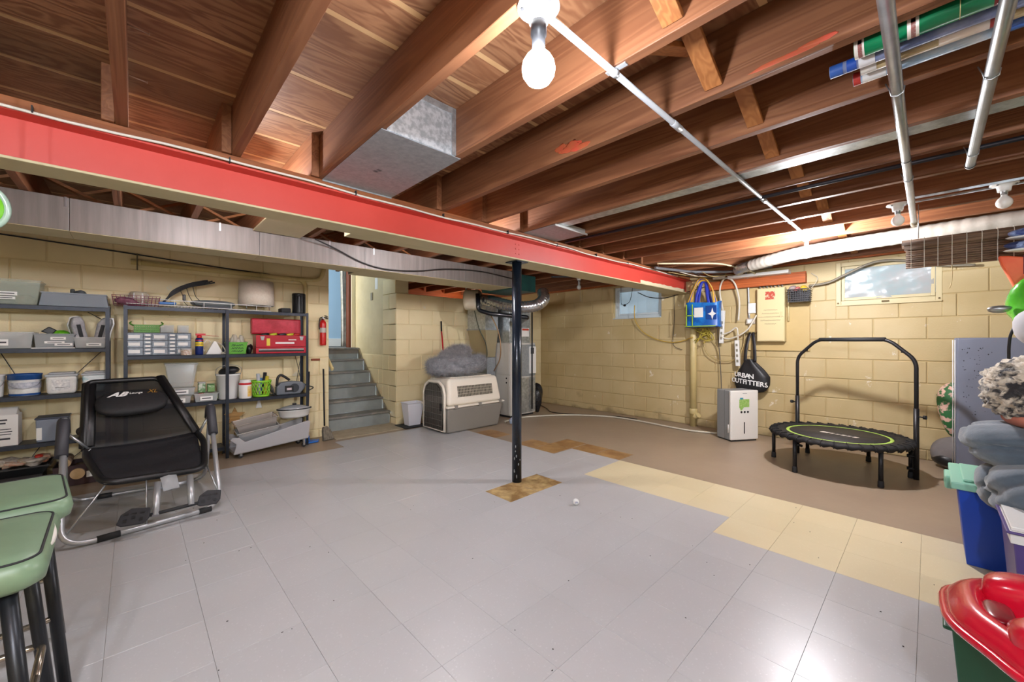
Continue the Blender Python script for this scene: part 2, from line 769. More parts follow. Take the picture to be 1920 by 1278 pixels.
for k in (3, 4):
    patch(TX - k * TS - .30, TX - k * TS - .004, TY + 7 * TS + .004, TY + 8 * TS - .004, m_glue, k)
patch(3.58, 3.86, 2.18, 2.48, m_glue2, 11)
patch(3.58, 3.87, 2.49, 2.78, m_glue2, 12)
patch(3.57, 3.88, 2.80, 3.09, m_glue2, 13)
patch(3.28, 3.56, 2.80, 3.09, m_glue2, 14)
patch(3.28, 3.57, 3.10, 3.38, m_glue2, 15)
patch(3.28, 3.55, 3.75, 4.15, m_glue2, 16)

# ---- block walls
CH, BL = 0.2257, 0.408
Z0 = 0.10 - CH


def block_mesh(name, mat, L, H):
    g = 0.0045
    vs = []
    for (d, yy) in ((0.0, 0.0), (0.0, -0.006), (g, -0.009)):
        vs += [(d, yy, d), (L - d, yy, d), (L - d, yy, H - d), (d, yy, H - d)]
    fs = [(8, 9, 10, 11)]
    for k in (0, 4):
        for i in range(4):
            j = (i + 1) % 4
            fs.append((k + i, k + j, k + 4 + j, k + 4 + i))
    me = MB().add(vs, fs).mesh(name)
    me.materials.append(mat)
    return me


_bm = {}


def lay_blocks(wall, mat, origin, ang, u0, u1, ztop, holes=(), zfrom=0.0, shift=0.0):
    """running bond on a wall face; u runs along the wall, each block an object, cut where an opening is"""
    J = 0.009
    k = 0
    z = Z0
    while z < ztop - 0.01:
        za, zb = max(z + J / 2, zfrom), min(z + CH - J / 2, ztop)
        u = u0 - BL + (BL / 2 if k % 2 else 0) + shift
        while u < u1:
            a, b = max(u + J / 2, u0), min(u + BL - J / 2, u1)
            u += BL
            if b - a < 0.03 or zb - za < 0.02:
                continue
            rects = [(a, b, za, zb)]
            for (h0, h1, g0, g1) in holes:
                new = []
                for (p, q, r, s) in rects:
                    if q <= h0 or p >= h1 or s <= g0 or r >= g1:
                        new.append((p, q, r, s))
                        continue
                    if p < h0:
                        new.append((p, h0, r, s))
                    if q > h1:
                        new.append((h1, q, r, s))
                    mp, mq = max(p, h0), min(q, h1)
                    if s > g1:
                        new.append((mp, mq, g1, s))
                    if r < g0:
                        new.append((mp, mq, r, g0))
                rects = new
            for (p, q, r, s) in rects:
                if q - p < 0.02 or s - r < 0.02:
                    continue
                key = (mat.name, round(q - p, 3), round(s - r, 3))
                if key not in _bm:
                    _bm[key] = block_mesh('block', mat, q - p, s - r)
                o = bpy.data.objects.new('block', _bm[key])
                C.objects.link(o)
                o.parent = wall
                ca, sa = math.cos(ang), math.sin(ang)
                o.location = (origin[0] + ca * p, origin[1] + sa * p, r)
                o.rotation_euler = (0, 0, ang)
        z += CH
        k += 1


# wall behind trampoline: x = XB; u runs from y=5.32 down to -1.7, face towards -x
W1 = (2.83, 3.67, 1.585, 2.10)
W2 = (-0.09, 0.74, 1.62, 2.10)
mbk = MB()
yb = [(YR, W2[0]), (W2[1], W1[0]), (W1[1], 6.6)]
for a, b in yb:
    mbk.box(XB, XB + .2, a, b, -.15, ZJ if b < 6 else 2.45)
for wv in (W1, W2):
    mbk.box(XB, XB + .2, wv[0], wv[1], -.15, wv[2])
    mbk.box(XB, XB + .2, wv[0], wv[1], wv[3], ZJ)
wall_back = struct(mbk.build('wall_back', m_mortar))
# rotating by -90 degrees turns local -y (block front) to -x and u to -y
lay_blocks(wall_back, m_block, (XB, YL), -PI / 2, 0, YL + 0.9, ZJ,
           holes=[(YL - W1[1], YL - W1[0], W1[2], W1[3]), (YL - W2[1], YL - W2[0], W2[2], W2[3])], zfrom=0.002)
# wall behind the shelves and beside the stairs: y = YL, face towards -y
mbk = MB().box(XN, OX0, YL, YL + .2, -.15, ZJ).box(OX1, XB, YL, YL + .2, -.15, 1.906)
wall_left = struct(mbk.build('wall_left', m_mortarL))
lay_blocks(wall_left, m_blockL, (0, YL), 0, -1.27, OX0, ZJ, zfrom=0.002, shift=0.11)
lay_blocks(wall_left, m_blockL, (0, YL), 0, OX1 - .009, XB - .01, 1.906, zfrom=0.002, shift=0.0)
m_back = M('behind_camera_paint', '#cfc4a4', 0.7)
wall_near = struct(MB().box(XN - .2, XN, YR - .2, YL + .2, -.2, 2.45).build('wall_near', m_back))
wall_right = struct(MB().box(XN - .2, XB + .2, YR - .2, YR, -.2, 2.45).build('wall_right', m_back))
# stairwell walls
wall_stair_right = struct(MB().box(OX1, OX1 + .2, YL + .02, 6.83, -.1, 3.4).build('wall_stair_right', m_plain))
lay_blocks(wall_stair_right, m_blockL, (OX1, 5.74), -PI / 2, 0, 0.42, 2.13, zfrom=0.002, shift=0.2)
lay_blocks(wall_stair_right, m_blockL, (OX1, 6.50), -PI / 2, 0, 0.755, 1.0, zfrom=0.5)
lay_blocks(wall_stair_right, m_blockL, (OX1, 6.20), -PI / 2, 0, 0.455, 0.5, zfrom=0.002)
wall_stair_left = struct(MB().box(OX0 - .2, OX0, YL + .2, 6.83, -.1, 3.4).build('wall_stair_left', m_plain))
m_blue = M('pale_blue_wall', '#a9c9e2', 0.7)
wall_upper = struct(MB().box(0.4, 4.4, 8.3, 8.4, 1.0, 3.4).build('wall_upper', m_blue))
struct(MB().box(0.4, 4.4, 8.275, 8.3, 1.1, 1.26).build('baseboard_upper', M('white_gloss', '#e8e8e4', 0.4), None, bevel=.004))
struct(MB().box(0.4, 0.5, 6.63, 8.4, 1.0, 3.4).box(4.3, 4.4, 6.63, 8.4, 1.0, 3.4).build('wall_upper_side', m_blue))
struct(MB().box(0.4, 4.4, 6.63, 8.4, 1.0, 1.095).build('floor_upper', M('landing_board', '#6f6a62', 0.5)))
struct(MB().box(0.4, 4.4, YL - .0, 8.4, 3.4, 3.45).build('ceiling_upper', M('white_ceiling', '#e4e2dc', 0.8)))
# doorway at the head of the stairs
m_jamb = wood('reddish_jamb', '#7d3f22', '#62301a', 'z')
d1 = MB().box(2.66, 2.70, 6.84, 6.95, 1.10, 3.2).build('door_1', m_jamb, None, bevel=.003)
struct(d1)
MB().box(2.70, OX1 - .001, 6.80, 6.84, 1.10, 3.2).build('door_casing', M('cream_casing', '#ddd0ac', 0.5), d1, bevel=.003)
struct(MB().box(OX1 + .2, 4.4, 6.63, 6.70, 1.0, 3.4).box(.4, OX0 - .2, 6.63, 6.70, 1.0, 3.4).build('wall_upper_front', m_blue))
# closing of the space over the low wall (joists run on into it)
struct(MB().box(OX1 + .2, XB + .2, 6.55, 6.6, 1.7, 2.5).box(OX1 + .2, XB + .2, YL + .2, 6.6, 1.70, 1.75)
       .build('wall_crawl', wood('crawl_boards', '#a8572c', '#944a24', 'x')))

# ---- ceiling: subfloor boards, joists, bridging
m_joist = wood('fir_joist', '#8d5f40', '#784c32', 'y', c3='#835539')
m_sub = wood('fir_plywood', '#a67a57', '#80553a', 'ply', c3='#966848', coarse=1.0)
m_strip = M('pale_wood_strip', '#d0aa7a', 0.6, col2='#c49c6c', scale=6)
m_brace = wood('bridging_fir', '#a87040', '#905b31', 'x', c3='#9c6538')
ceiling = struct(MB().box(XN - .2, XB + .2, YR - .2, YL, ZS + .012, ZS + .1)
                 .box(OX1 + .2, XB + .2, YL, 6.6, ZS + .012, ZS + .1).build('ceiling', m_sub))
seams = [-1.3, -1.0, -.62, -.25, .06, .393, .62, .93, 1.252, 1.452, 1.89, 2.265, 2.58, 2.9, 3.3, 3.62, 4.0, 4.33, 4.7, 5.02, 5.31]
for a, b in zip(seams[:-1], seams[1:]):
    MB().box(XN, XB, a + .013, b - .013, ZS, ZS + .018).build('subfloor_board', m_sub, ceiling)
    MB().box(XN, XB, b - .0128, b + .0128, ZS + .001, ZS + .014).build('seam_strip', m_strip, ceiling)
JS, JW = 0.4064, 0.040
jx = [-.017 + JS * k for k in range(-6, 15)]
jm_near = jm_far = jm_long = None
for k, x in enumerate(jx):
    if x > XB:
        continue
    if jm_near is None:
        jn = MB().box(-JW, 0, YR, 2.53, ZJ, ZS).build('joist', m_joist, ceiling, bevel=.002, seg=1)
        jf = MB().box(-JW, 0, 2.36, YL + .1, ZJ, ZS).build('joist', m_joist, ceiling, bevel=.002, seg=1)
        jm_near, jm_far = jn, jf
    else:
        jn, jf = jm_near.copy(), jm_far.copy()
        C.objects.link(jn)
        C.objects.link(jf)
    jn.location.x = x
    jf.location.x = x - JW - .001
    if x > OX1 + .25:
        if jm_long is None:
            jm_long = jl = MB().box(-JW, 0, YL + .1, 6.5, ZJ, ZS).build('joist', m_joist, ceiling, bevel=.002, seg=1)
        else:
            jl = jm_long.copy()
            C.objects.link(jl)
        jl.location.x = x - JW - .001


def bridging(xa, xb, y, wide=.062, t=.019):
    """a crossed pair of 1x3 boards between the faces of two joists"""
    for s in (0, 1):
        za, zb = (ZJ + .03, ZS - .035) if s else (ZS - .035, ZJ + .03)
        yy = y + (.035 if s else -.035)
        d = Vector((xb - xa, 0, zb - za))
        nrm = Vector((-d.z, 0, d.x)).normalized() * t / 2
        p, q = Vector((xa, 0, za)), Vector((xb, 0, zb))
        poly = [(p - nrm), (q - nrm), (q + nrm), (p + nrm)]
        poly = [(v.x, v.z) for v in poly]
        MB().prism(poly, yy - wide / 2, yy + wide / 2, 'y').build('bridging_brace', m_brace, ceiling, bevel=.0015, seg=1)


for k in range(5, len(jx) - 1):
    if jx[k + 1] < XB and jx[k] > -.1:
        bridging(jx[k] + .0005, jx[k + 1] - JW - .0005, .56 + .03 * (k % 2))
for k in range(4, 12):
    bridging(jx[k] - JW, jx[k + 1] - 2 * JW - .002, 4.14)
m_smear = M('red_smear', '#b5432f', .6, col2='#a0552f', scale=14)
for (y, z, ry_, rz_) in ((1.23, 2.172, .075, .022), (1.17, 2.152, .06, .014), (1.29, 2.185, .035, .02), (.33, 2.152, .10, .010), (.24, 2.160, .05, .008)):
    MB().blob((jx[10] - JW - .0003, y, z), .0008, ry_, rz_, 24, 8, wobble(int(y * 100), .25, 5)).build('paint_smear', m_smear, ceiling)
m_nail = M('nail_tan', '#b39684', .4, .5)
for (y, z) in ((1.9, 2.297), (2.2, 2.268)):
    MB().cyl((-.018, y, z), (.04, y, z - .004), .0022, n=6).cyl((.039, y, z - .004), (.0415, y, z - .0042), .005, n=8).build('nail', m_nail, ceiling)
# rim joist and sill on the back wall, lit by the far bulb
m_rim = wood('orange_rim', '#ad6734', '#a05322', 'y', c3='#a85a28')
struct(MB().box(XB - .03, XB + .02, YR, YL, ZJ + .045, ZS).build('trim_rim', m_rim, None, bevel=.002))
struct(MB().box(XB - .04, XB + .14, YR, YL, ZJ + .003, ZJ + .042).build('trim_sill', m_rim, None, bevel=.002))

# ---- windows
m_wframe = M('white_blue_frame', '#c9d3d6', 0.45)
m_wframe2 = M('cream_frame', '#d5c79c', 0.5)
m_glass = M('window_glass', '#cfe4ee', 0.05, alpha=0.22, spec=0.6)
m_film = M('plastic_film', '#a5c4c8', 0.16, alpha=0.66, spec=0.7, col2='#c9bdb8', scale=3, bump=0.6, bscale=7)


def window(name, wv, mat, film):
    y0, y1, z0, z1 = wv
    fw = .045
    x0, x1 = (XB + .05, XB + .10) if not film else (XB - .012, XB + .05)
    mb = MB()
    mb.box(x0, x1, y0, y0 + fw, z0, z1).box(x0, x1, y1 - fw, y1, z0, z1)
    mb.box(x0, x1, y0 + fw, y1 - fw, z0, z0 + fw).box(x0, x1, y0 + fw, y1 - fw, z1 - fw, z1)
    o = struct(mb.build(name, mat, None, bevel=.004))
    sw = .03
    a, b, c, d = y0 + fw + .003, y1 - fw - .003, z0 + fw + .003, z1 - fw - .003
    mb = MB().box(x0 + .008, x1 - .012, a, a + sw, c, d).box(x0 + .008, x1 - .012, b - sw, b, c, d)
    mb.box(x0 + .008, x1 - .012, a + sw, b - sw, c, c + sw).box(x0 + .008, x1 - .012, a + sw, b - sw, d - sw, d)
    mb.build('sash', mat, o, bevel=.003)
    MB().box(x0 + .022, x0 + .026, a + sw, b - sw, c + sw, d - sw).build('pane', m_glass, o)
    # reveal and sill of the opening
    MB().box(XB - .03, XB + .2, y0 + .001, y1 - .001, z0 - .012, z0 + .001).build('window_sill', mat, o, bevel=.003)
    if film:
        rnd = random.Random(5)

        def fn(u, v):
            return (x0 + .012 + .006 * math.sin(9 * u + 5 * v) * math.sin(7 * v + 2) + rnd.uniform(-.0012, .0012),
                    a + sw * .3 + (b - a - sw * .6) * u, c + sw * .3 + (d - c - sw * .6) * v)
        MB().grid(fn, 26, 16).build('plastic_film', m_film, o)
        for yy in (y0 + .02, y1 - .02):
            MB().cyl((x0 - .006, yy, z0 + .02), (x0 + .004, yy, z0 + .02), .009, n=10).build('corner_latch', M('rusty_metal', '#6b5a3c', .6, .6), o)
        MB().box(x0 - .014, x0, (y0 + y1) / 2 - .03, (y0 + y1) / 2 + .03, z0 + .012, z0 + .028).build('window_latch', M('rusty_metal', '#6b5a3c'), o, bevel=.003)
    return o


window('window_1', W1, m_wframe, False)
window('window_2', W2, m_wframe2, True)
# window wells outside: galvanised steel, gravel and leaf litter
m_well = M('well_steel', '#c5d3d8', .5, .3)
for wv in (W1, W2):
    yc, r = (wv[0] + wv[1]) / 2, .62
    pts = []
    mb = MB()
    for k in range(13):
        a = PI * k / 12
        pts.append((XB + .2 + .45 * math.sin(a), yc - r * math.cos(a)))
    for k in range(12):
        p, q = pts[k], pts[k + 1]
        mb.add([(p[0], p[1], 1.4), (q[0], q[1], 1.4), (q[0], q[1], 2.2), (p[0], p[1], 2.2)], [(0, 1, 2, 3)])
    ww = mb.build('window_well', m_well, bpy.data.objects['window_1' if wv is W1 else 'window_2'], solid=.004)
    MB().box(XB + .2, XB + .66, yc - .6, yc + .6, 1.38, 1.64 if wv is W1 else 1.72).build('leaf_litter', M('leaf_litter', '#6e5747', .9, col2='#a08a84', scale=14, bump=.5), ww)

# ================================================================== BEAM, POST, DUCTS
struct(MB().box(XN, OX0, YL + .02, YL + .06, ZJ, ZS + .02).build('trim_rim_left', m_joist))
m_red = M('red_beam_paint', '#c94439', 0.45, col2='#cf4c41', scale=2.5, detail=6)
m_cream_p = M('cream_beam_paint', '#cbc09a', 0.5, col2='#c1b68e', scale=3)
m_galv = M('galvanised_steel', '#a9b1b5', 0.38, 0.75, col2='#c9d0d3', scale=28, detail=3, lo=.4, hi=.6)
m_galv_d = M('dull_galvanised', '#90979c', 0.45, 0.4, col2='#a4abaf', scale=40, detail=4)
m_steel = M('bare_conduit', '#b9bcbe', 0.32, 0.85, col2='#a4a7a8', scale=12)
m_grey_p = M('grey_conduit', '#b4b9bd', 0.4, 0.35)
m_black = M('black_plastic', '#17181a', 0.4)
m_blackm = M('black_metal', '#20242a', 0.38, 0.35, col2='#2a2f36', scale=20)
m_white = M('white_plastic', '#e6e6e3', 0.4)
m_dark = M('dark_rubber', '#222325', 0.7)

YBM = 2.456
beam = thing('steel_beam', 'long red painted steel beam with cream underside resting on dark post', 'beam', (0, YBM, 1.892))
zt = .195
MB().box(XN, XB, -.004, .004, .011, zt - .011).build('web', m_red, beam)
MB().box(XN, XB, -.083, .083, 0, .011).build('bottom_flange', m_cream_p, beam, bevel=.003)
MB().box(XN, XB, -.083, .083, zt - .011, zt).build('top_flange', m_red, beam, bevel=.003)
rnd = random.Random(3)
poly = [(4.52, .0112), (5.8, .0112)] + [(5.8 - .064 * k, .068 + rnd.uniform(-.006, .006)) for k in range(21)]
MB().prism(poly, -.0062, -.0042, 'y').build('cream_paint_patch', M('cream_fresh_paint', '#e3d9b8', .5), beam)
MB().box(1.0, 5.8, .086, .19, .002, .04).build('nailer_board', m_cream_p, beam, bevel=.003)
for x in (2.38, 2.42):
    for k in range(4):
        MB().cyl((x, -.008, .03 + .04 * k), (x, -.003, .03 + .04 * k), .006, n=8).build('rivet', m_red, beam)
tag(MB().box(XN, XB - .05, YBM - .08, YBM + .082, 2.0875, 2.128).build('sill_plank', wood('plate_wood', '#a5653a', '#8f5330', 'x'), None, bevel=.002),
    'long brown wooden plank lying on top of red steel beam', 'plank')
pts = [(x, YBM - .094 - .004 * math.sin(x * 5), 2.088 + .007 * math.sin(x * 3.1) + .003 * math.sin(x * 11)) for x in [XN + .1 + .15 * k for k in range(54)]]
cb = thing('white_cable', 'white flat cable stapled along top edge of red beam', 'cable', (0, 0, 0))
MB().tube(pts, .0062, 6).build('sheath', M('white_cable', '#ddd8cc', .5), cb)
for k in range(9):
    x = -.9 + .62 * k
    MB().box(x - .002, x + .002, YBM - .106, YBM - .084, 2.08, 2.106).build('staple', m_dark, cb)

post = thing('support_post', 'round dark blue-black steel post under red beam', 'post', (2.396, YBM, 0))
m_post = M('chipped_navy_paint', '#161d27', 0.2, 0.2, col2='#1e2733', scale=9, detail=6, lo=.3, hi=.62)
MB().cyl((0, 0, 0.0), (0, 0, 1.882), .0415, n=28).build('column', m_post, post)
MB().box(-.07, .07, -.07, .07, 1.882, 1.8915).build('cap_plate', m_post, post, bevel=.002)
rnd = random.Random(8)
m_chip = M('paint_chip_grey', '#8c8f90', .6)
for k in range(9):
    a = -2.2 + rnd.uniform(-.7, .7)
    z = rnd.uniform(.02, .32)
    c = Vector((math.cos(a) * .0417, math.sin(a) * .0417, z))
    MB().blob(c, .004 + .004 * rnd.random(), .004, .005 + .012 * rnd.random(), 8, 6).build('paint_chip', m_chip, post)

m_duct = M('duct_face', '#74716e', 0.5, 0.2, col2='#8b8884', scale=3.0, stretch=(9, 9, .5), detail=5, lo=.35, hi=.7)
duct = thing('main_duct', 'long rectangular grey sheet-metal supply duct with cream underside', 'duct', (0, 3.8, 1.915))
secs = [(-2.6, -1.4, .27), (-1.398, -.3, .27), (-.298, .75, .27), (.752, 1.64, .27), (1.642, 2.85, .44), (2.852, 3.62, .44)]
for a, b, d in secs:
    MB().box(a, b, 0, d, .002, .212).build('duct_section', m_duct, duct, bevel=.003)
    MB().box(a, b, -.001, d + .001, -.0015, .0015).build('painted_underside', m_cream_p, duct)
for a, b, d in secs[3:]:
    MB().box(b - .006, b + .006, -.004, .0005, 0, .212).build('seam_cleat', m_duct, duct, bevel=.001)
for x in (-.32, .48, 1.3, 1.72, 3.3):
    MB().box(x, x + .012, -.003, -.0005, .15, .214).build('hanger_strap', m_steel, duct)
tag(MB().box(.70, 1.05, 2.56, 3.78, 2.105, 2.118).build('soffit_panel', m_cream_p, None, bevel=.002),
    'cream painted plywood panel bridging beam and grey duct', 'panel')
MB().box(.74, .78, 2.6, 2.66, 2.118, 2.13).build('hanger_block', m_joist, bpy.data.objects['soffit_panel'])

jd = thing('joist_duct', 'galvanised box duct fitted between two joists with mottled end cap', 'duct', (.98, 1.63, 2.13))
MB().box(-.18, .18, .01, .82, .0, .225).build('duct_body', m_galv, jd)
MB().box(-.205, .215, .0, .80, -.004, -.001).build('bottom_sheet', m_galv_d, jd, bevel=.001)
MB().box(-.182, .181, -.004, .004, -.001, .232).build('end_cap', M('spangled_zinc', '#a6b0b6', .33, .5, col2='#cfd7dc', scale=40, detail=2, lo=.40, hi=.60), jd, bevel=.002)
MB().box(.155, .181, -.008, -.004, .0, .232).box(-.182, .181, -.007, -.0045, .20, .232).build('cap_flange', m_galv, jd)
text('print_mark', 'IIII\nIIII', .028, m_dark, jd, (-.03, .42, -.0043), (PI, 0, .3), ext=.0001)
MB().box(-.205, .215, .74, .80, -.012, -.004).build('edge_strip', m_galv, jd, bevel=.001)

pan = thing('joist_pan', 'flat grey sheet-metal pan nailed under joists beside red beam', 'duct', (2.6, 2.2, 2.13))
MB().box(-.2, .22, -.17, .19, -.005, -.001).build('pan_sheet', m_galv_d, pan)
MB().box(-.2, .22, -.178, -.17, -.014, .03).build('pan_lip', M('pale_pan_edge', '#c9ccca', .4, .3), pan)
tag(MB().box(2.4235, 2.535, YR, 2.02, 2.134, 2.17).build('zinc_channel', m_galv, None, bevel=.004), 'long narrow zinc channel running along a joist from the sheet-metal pan', 'duct')
tag(MB().cyl((2.865, YR, 2.114), (2.865, 2.3, 2.114), .0115, n=10).build('black_pipe', M('black_iron', '#2a2a31', .4, .5), None), 'thin black iron pipe running under the joists past the conduit', 'pipe')

# ---- conduit and lampholders
cd = thing('lighting_conduit', 'straight grey metal conduit joining the two lit ceiling bulbs', 'conduit', (0, .735, 2.1165))
MB().cyl((.85, 0, 0), (4.16, -.004, 0), .0107, n=12).build('tube', m_grey_p, cd)
for x in (1.62, 2.9):
    MB().cyl((x, 0, 0), (x + .075, 0, 0), .0135, n=12).build('coupling', m_grey_p, cd)
for x in (1.18, 3.62):
    MB().cyl((x - .01, 0, 0), (x + .01, 0, 0), .0135, n=12).box(x - .009, x + .009, -.045, .03, .009, .013).build('strap', m_grey_p, cd)

m_lit = M('lit_bulb', '#f6f5fa', emit=BULB_MAIN)
m_litn = M('lit_bulb_near', '#f4f6ff', emit=BULB_NEAR)
m_fill = M('fill_bulb_behind', '#eef3ff', emit=FILL_REST)
m_unlit = M('frosted_bulb', '#eeeae2', .25, coat=.3)
m_porc = M('white_porcelain', '#e9e9e6', .22, coat=.5)


def bulb_profile(r):
    return [(.0, -r), (r * .35, -r * .94), (r * .7, -r * .72), (r * .93, -r * .36), (r, 0), (r * .93, r * .38), (r * .76, r * .68), (r * .54, r * .92), (r * .36, r * 1.14), (.013, r * 1.35)]


def lampholder(label, loc, drop, bulbmat, ext=False, r=.0455, group=None):
    """porcelain lampholder at the joists, bulb centre drop below"""
    t = thing('ceiling_lamp', label, 'lamp', loc, 0, group)
    hs_ = min(1.0, drop / .11)
    MB().lathe([(.034, .0), (.056, -.003), (.058, -.010 * hs_), (.050, -.014 * hs_), (.034, -.017 * hs_), (.029, -.03 * hs_), (.026, -.05 * hs_ * hs_), (.019, -.05 * hs_ * hs_)], 28).build('lampholder', m_porc, t)
    for a in (.4, 2.5, 4.6):
        MB().cyl((.045 * math.cos(a), .045 * math.sin(a), -.018), (.045 * math.cos(a), .045 * math.sin(a), -.012), .005, n=8).build('screw', m_dark, t)
    ztop = -drop + r * 1.35
    if ext:
        MB().lathe([(.017, -.045), (.022, -.052), (.022, -.085), (.018, -.09), (.018, ztop - .004), (.014, ztop - .004)], 20).build('socket_extension', m_black, t)
    else:
        MB().cyl((0, 0, -.045 * hs_ * hs_ * .5), (0, 0, ztop - .002), .0145, n=14).build('bulb_cap', m_steel, t)
    b = MB().lathe(bulb_profile(r), 28, Matrix.Translation((0, 0, -drop))).build('bulb', bulbmat, t)
    return t


lampholder('lit bulb on black socket extension in white lampholder at near conduit end', (.80, .735, 2.127), .176, m_litn, True)
lampholder('lit bulb in white lampholder next to white insulated duct', (4.21, .731, 2.127), .155, m_lit, False)
a = lampholder('unlit frosted bulb beside end of long steel pipe rail', (3.70, .145, 2.128), .115, m_unlit, r=.034)
b = lampholder('unlit frosted bulb on zinc rails between the joists', (3.66, -.30, 2.128), .115, m_unlit, r=.034)
c = lampholder('unlit clear bulb with pull chain hanging beyond red beam', (4.62, 3.46, 2.128), .15, M('clear_bulb', '#dfe6e4', .1, alpha=.55), r=.032)
MB().cyl((.03, 0, -.03), (.03, 0, -.33), .0016, n=5).blob((.03, 0, -.335), .005, .005, .007, 8, 6).build('pull_chain', m_steel, c)
lampholder('small added fill bulb hidden behind red beam opposite the lamp shade', (.42, 2.80, 2.128), .05, M('fill_bulb_bay', '#f6f5fa', emit=FILL_BAY), r=.03)  # unseen fill lamp, added to brighten the shelf wall
lampholder('small added fill bulb hidden in the space above the low block wall', (4.55, 6.0, 2.128), .28, M('fill_bulb_crawl', '#fff0dc', emit=70.0), r=.03)  # unseen fill lamp, added to brighten the wood over the low wall
lampholder('small added fill bulb hidden behind red beam opposite the stairs', (2.02, 2.80, 2.128), .05, M('fill_bulb_bay', '#f6f5fa', emit=FILL_BAY), r=.03)  # second added fill lamp hidden by the beam
for lb_, loc in (('added unseen fill bulb in white lampholder in the corner of the two rear walls', (-.9, -1.15, 2.127)), ('added unseen fill bulb in white lampholder over middle of the rear half', (-.42, -.38, 2.127))):  # unseen fill lamps added to even out the brightness
    lampholder(lb_, loc, .155, m_fill, False)

# ---- steel pipe rails hung under the joists
def rail(label, y, x0, x1, hooks, z=2.093):
    t = thing('pipe_rail', label, 'pipe', (0, y, z))
    MB().cyl((x0, 0, 0), (x1, 0, 0), .0175, n=16).build('pipe', m_steel, t)
    for x in hooks:
        MB().tube([(x, -.0, .0205), (x, -.0195, .008), (x, -.016, -.013), (x, 0, -.0205), (x, .016, -.013), (x, .0195, .008), (x, .03, .036)], .0022, 6).build('wire_hook', m_steel, t)
    return t


r1 = rail('long steel pipe rail hung under joists, running to unlit bulb', .078, .3, 4.28, (1.95, 3.05))
MB().cyl((4.16, 0, 0), (4.30, 0, 0), .021, n=16).build('end_sleeve', M('brass_grey', '#9a8d78', .4, .7), r1)
MB().cyl((2.72, 0, 0), (2.728, 0, 0), .0185, n=16).build('joint_ring', m_dark, r1)
r2 = rail('shorter steel pipe rail hung under joists with free end', -.142, .3, 3.06, (2.05, 2.85))
MB().tube([(3.035 + .0 * k, .019 * math.cos(k * .7), .019 * math.sin(k * .7)) for k in range(10)], .0022, 6).build('end_wire', m_dark, r2)

# ---- gift-wrap rolls lying on the rails
def roll(label, x, z, r, y0, y1, mat, bands):
    t = thing('paper_roll', label, 'paper roll', (x, 0, z), 0, None)
    MB().cyl((0, y0, 0), (0, y1, 0), r, n=18).build('roll', mat, t)
    MB().cyl((0, y1 - .0005, 0), (0, y1 + .001, 0), r * .7, n=14).build('core', M('card_core', '#b39a78', .8), t)
    for (p, q, cc) in bands:
        MB().cyl((0, p, 0), (0, q, 0), r + .0007, n=18, caps=False).build('printed_band', M('band_' + cc, '#' + cc, .4), t)
    return t


zr = 2.1115
roll('thick green gift-wrap roll with white and red printed bands', 1.672, zr + .03, .030, -.95, .165, M('wrap_green', '#0f7a4c', .3),
     [(.14, .164, 'e9e4dc'), (.145, .155, 'b5372c'), (.02, .045, 'e9e4dc'), (.027, .037, 'b5372c'), (-.16, -.12, '7d2420'), (-.19, -.165, 'e9e4dc'), (-.182, -.176, 'b5372c'), (-.32, -.318, 'd8cf9a'), (-.55, -.5, 'e9e4dc'), (.09, .092, 'd8cf9a'), (-.06, -.058, 'd8cf9a')])
roll('blue and white gift-wrap roll with navy printed end', 1.735, zr + .019, .019, -.9, .235, M('wrap_blue', '#56648f', .35, col2='#8d97b4', scale=14),
     [(.2, .234, '2f5aa8'), (.165, .19, '1f4fae'), (.12, .16, 'dfe2e6'), (-.3, -.2, '343a6a')])
roll('tan gift-wrap roll with red and white print', 1.785, zr + .02, .020, -.9, .16, M('wrap_tan', '#a58d63', .4, col2='#c8b88f', scale=12),
     [(.12, .16, 'd9d9d4'), (-.12, -.02, 'e6dfd4'), (-.16, -.12, 'a53a33'), (-.5, -.42, 'a53a33')])
roll('pale blue gift-wrap roll with red tip beside the joist', 1.845, zr + .021, .021, -.9, .185, M('wrap_sky', '#8fb6d6', .3, col2='#c8d5de', scale=16),
     [(.165, .184, 'b8362f'), (.1, .16, 'e2e6e6'), (-.2, -.15, '3c62a8'), (-.45, -.4, 'e2e6e6')])

# ---- zinc rails and insulated duct near the far bulb
zr_ = thing('zinc_rails', 'pair of perforated zinc rails under joists beside the unlit bulbs', 'rail', (3.66, 0, 2.126))
for dx in (-.05, .05):
    MB().box(dx - .018, dx + .018, -1.2, .09, -.003, -.0005).box(dx - .018, dx - .015, -1.2, .09, -.014, -.003).build('rail_strip', m_galv, zr_)

ins = thing('insulated_duct', 'white insulated flexible duct hung below joists in front of film covered window', 'duct', (0, 0, 0))
pth = smoothpath([(4.97, 1.36, 2.05), (4.83, 1.15, 2.055), (4.70, .9, 2.062), (4.62, .6, 2.065), (4.57, .3, 2.065), (4.53, .0, 2.065), (4.5, -.3, 2.065), (4.5, -.8, 2.065)], 14)
MB().tube(pth, [.061 + .002 * math.sin(i * 1.9) for i in range(len(pth))], 18).build('jacket', M('insulation_jacket', '#bdb8ae', .5, col2='#aaa499', scale=10, bump=.3), ins)
fx = thing('flex_connector', 'crinkled silver flexible duct elbow joining white insulated duct to the wall', 'duct', (0, 0, 0))
pth = smoothpath([(4.98, 1.37, 2.05), (5.06, 1.47, 2.05), (5.2, 1.56, 2.055), (5.36, 1.60, 2.07)], 12)
MB().tube(pth, [.055 + .004 * math.sin(i * 2.4) for i in range(len(pth))], 18).build('foil_hose', M('foil', '#b9bcc0', .3, .8, col2='#d6d8da', scale=20), fx)
MB().cyl((5.2, .28, 2.12), (5.2, .28, 2.01), .012, n=10).cyl((5.2, .28, 2.125), (5.2, .28, 2.11), .02, n=10)

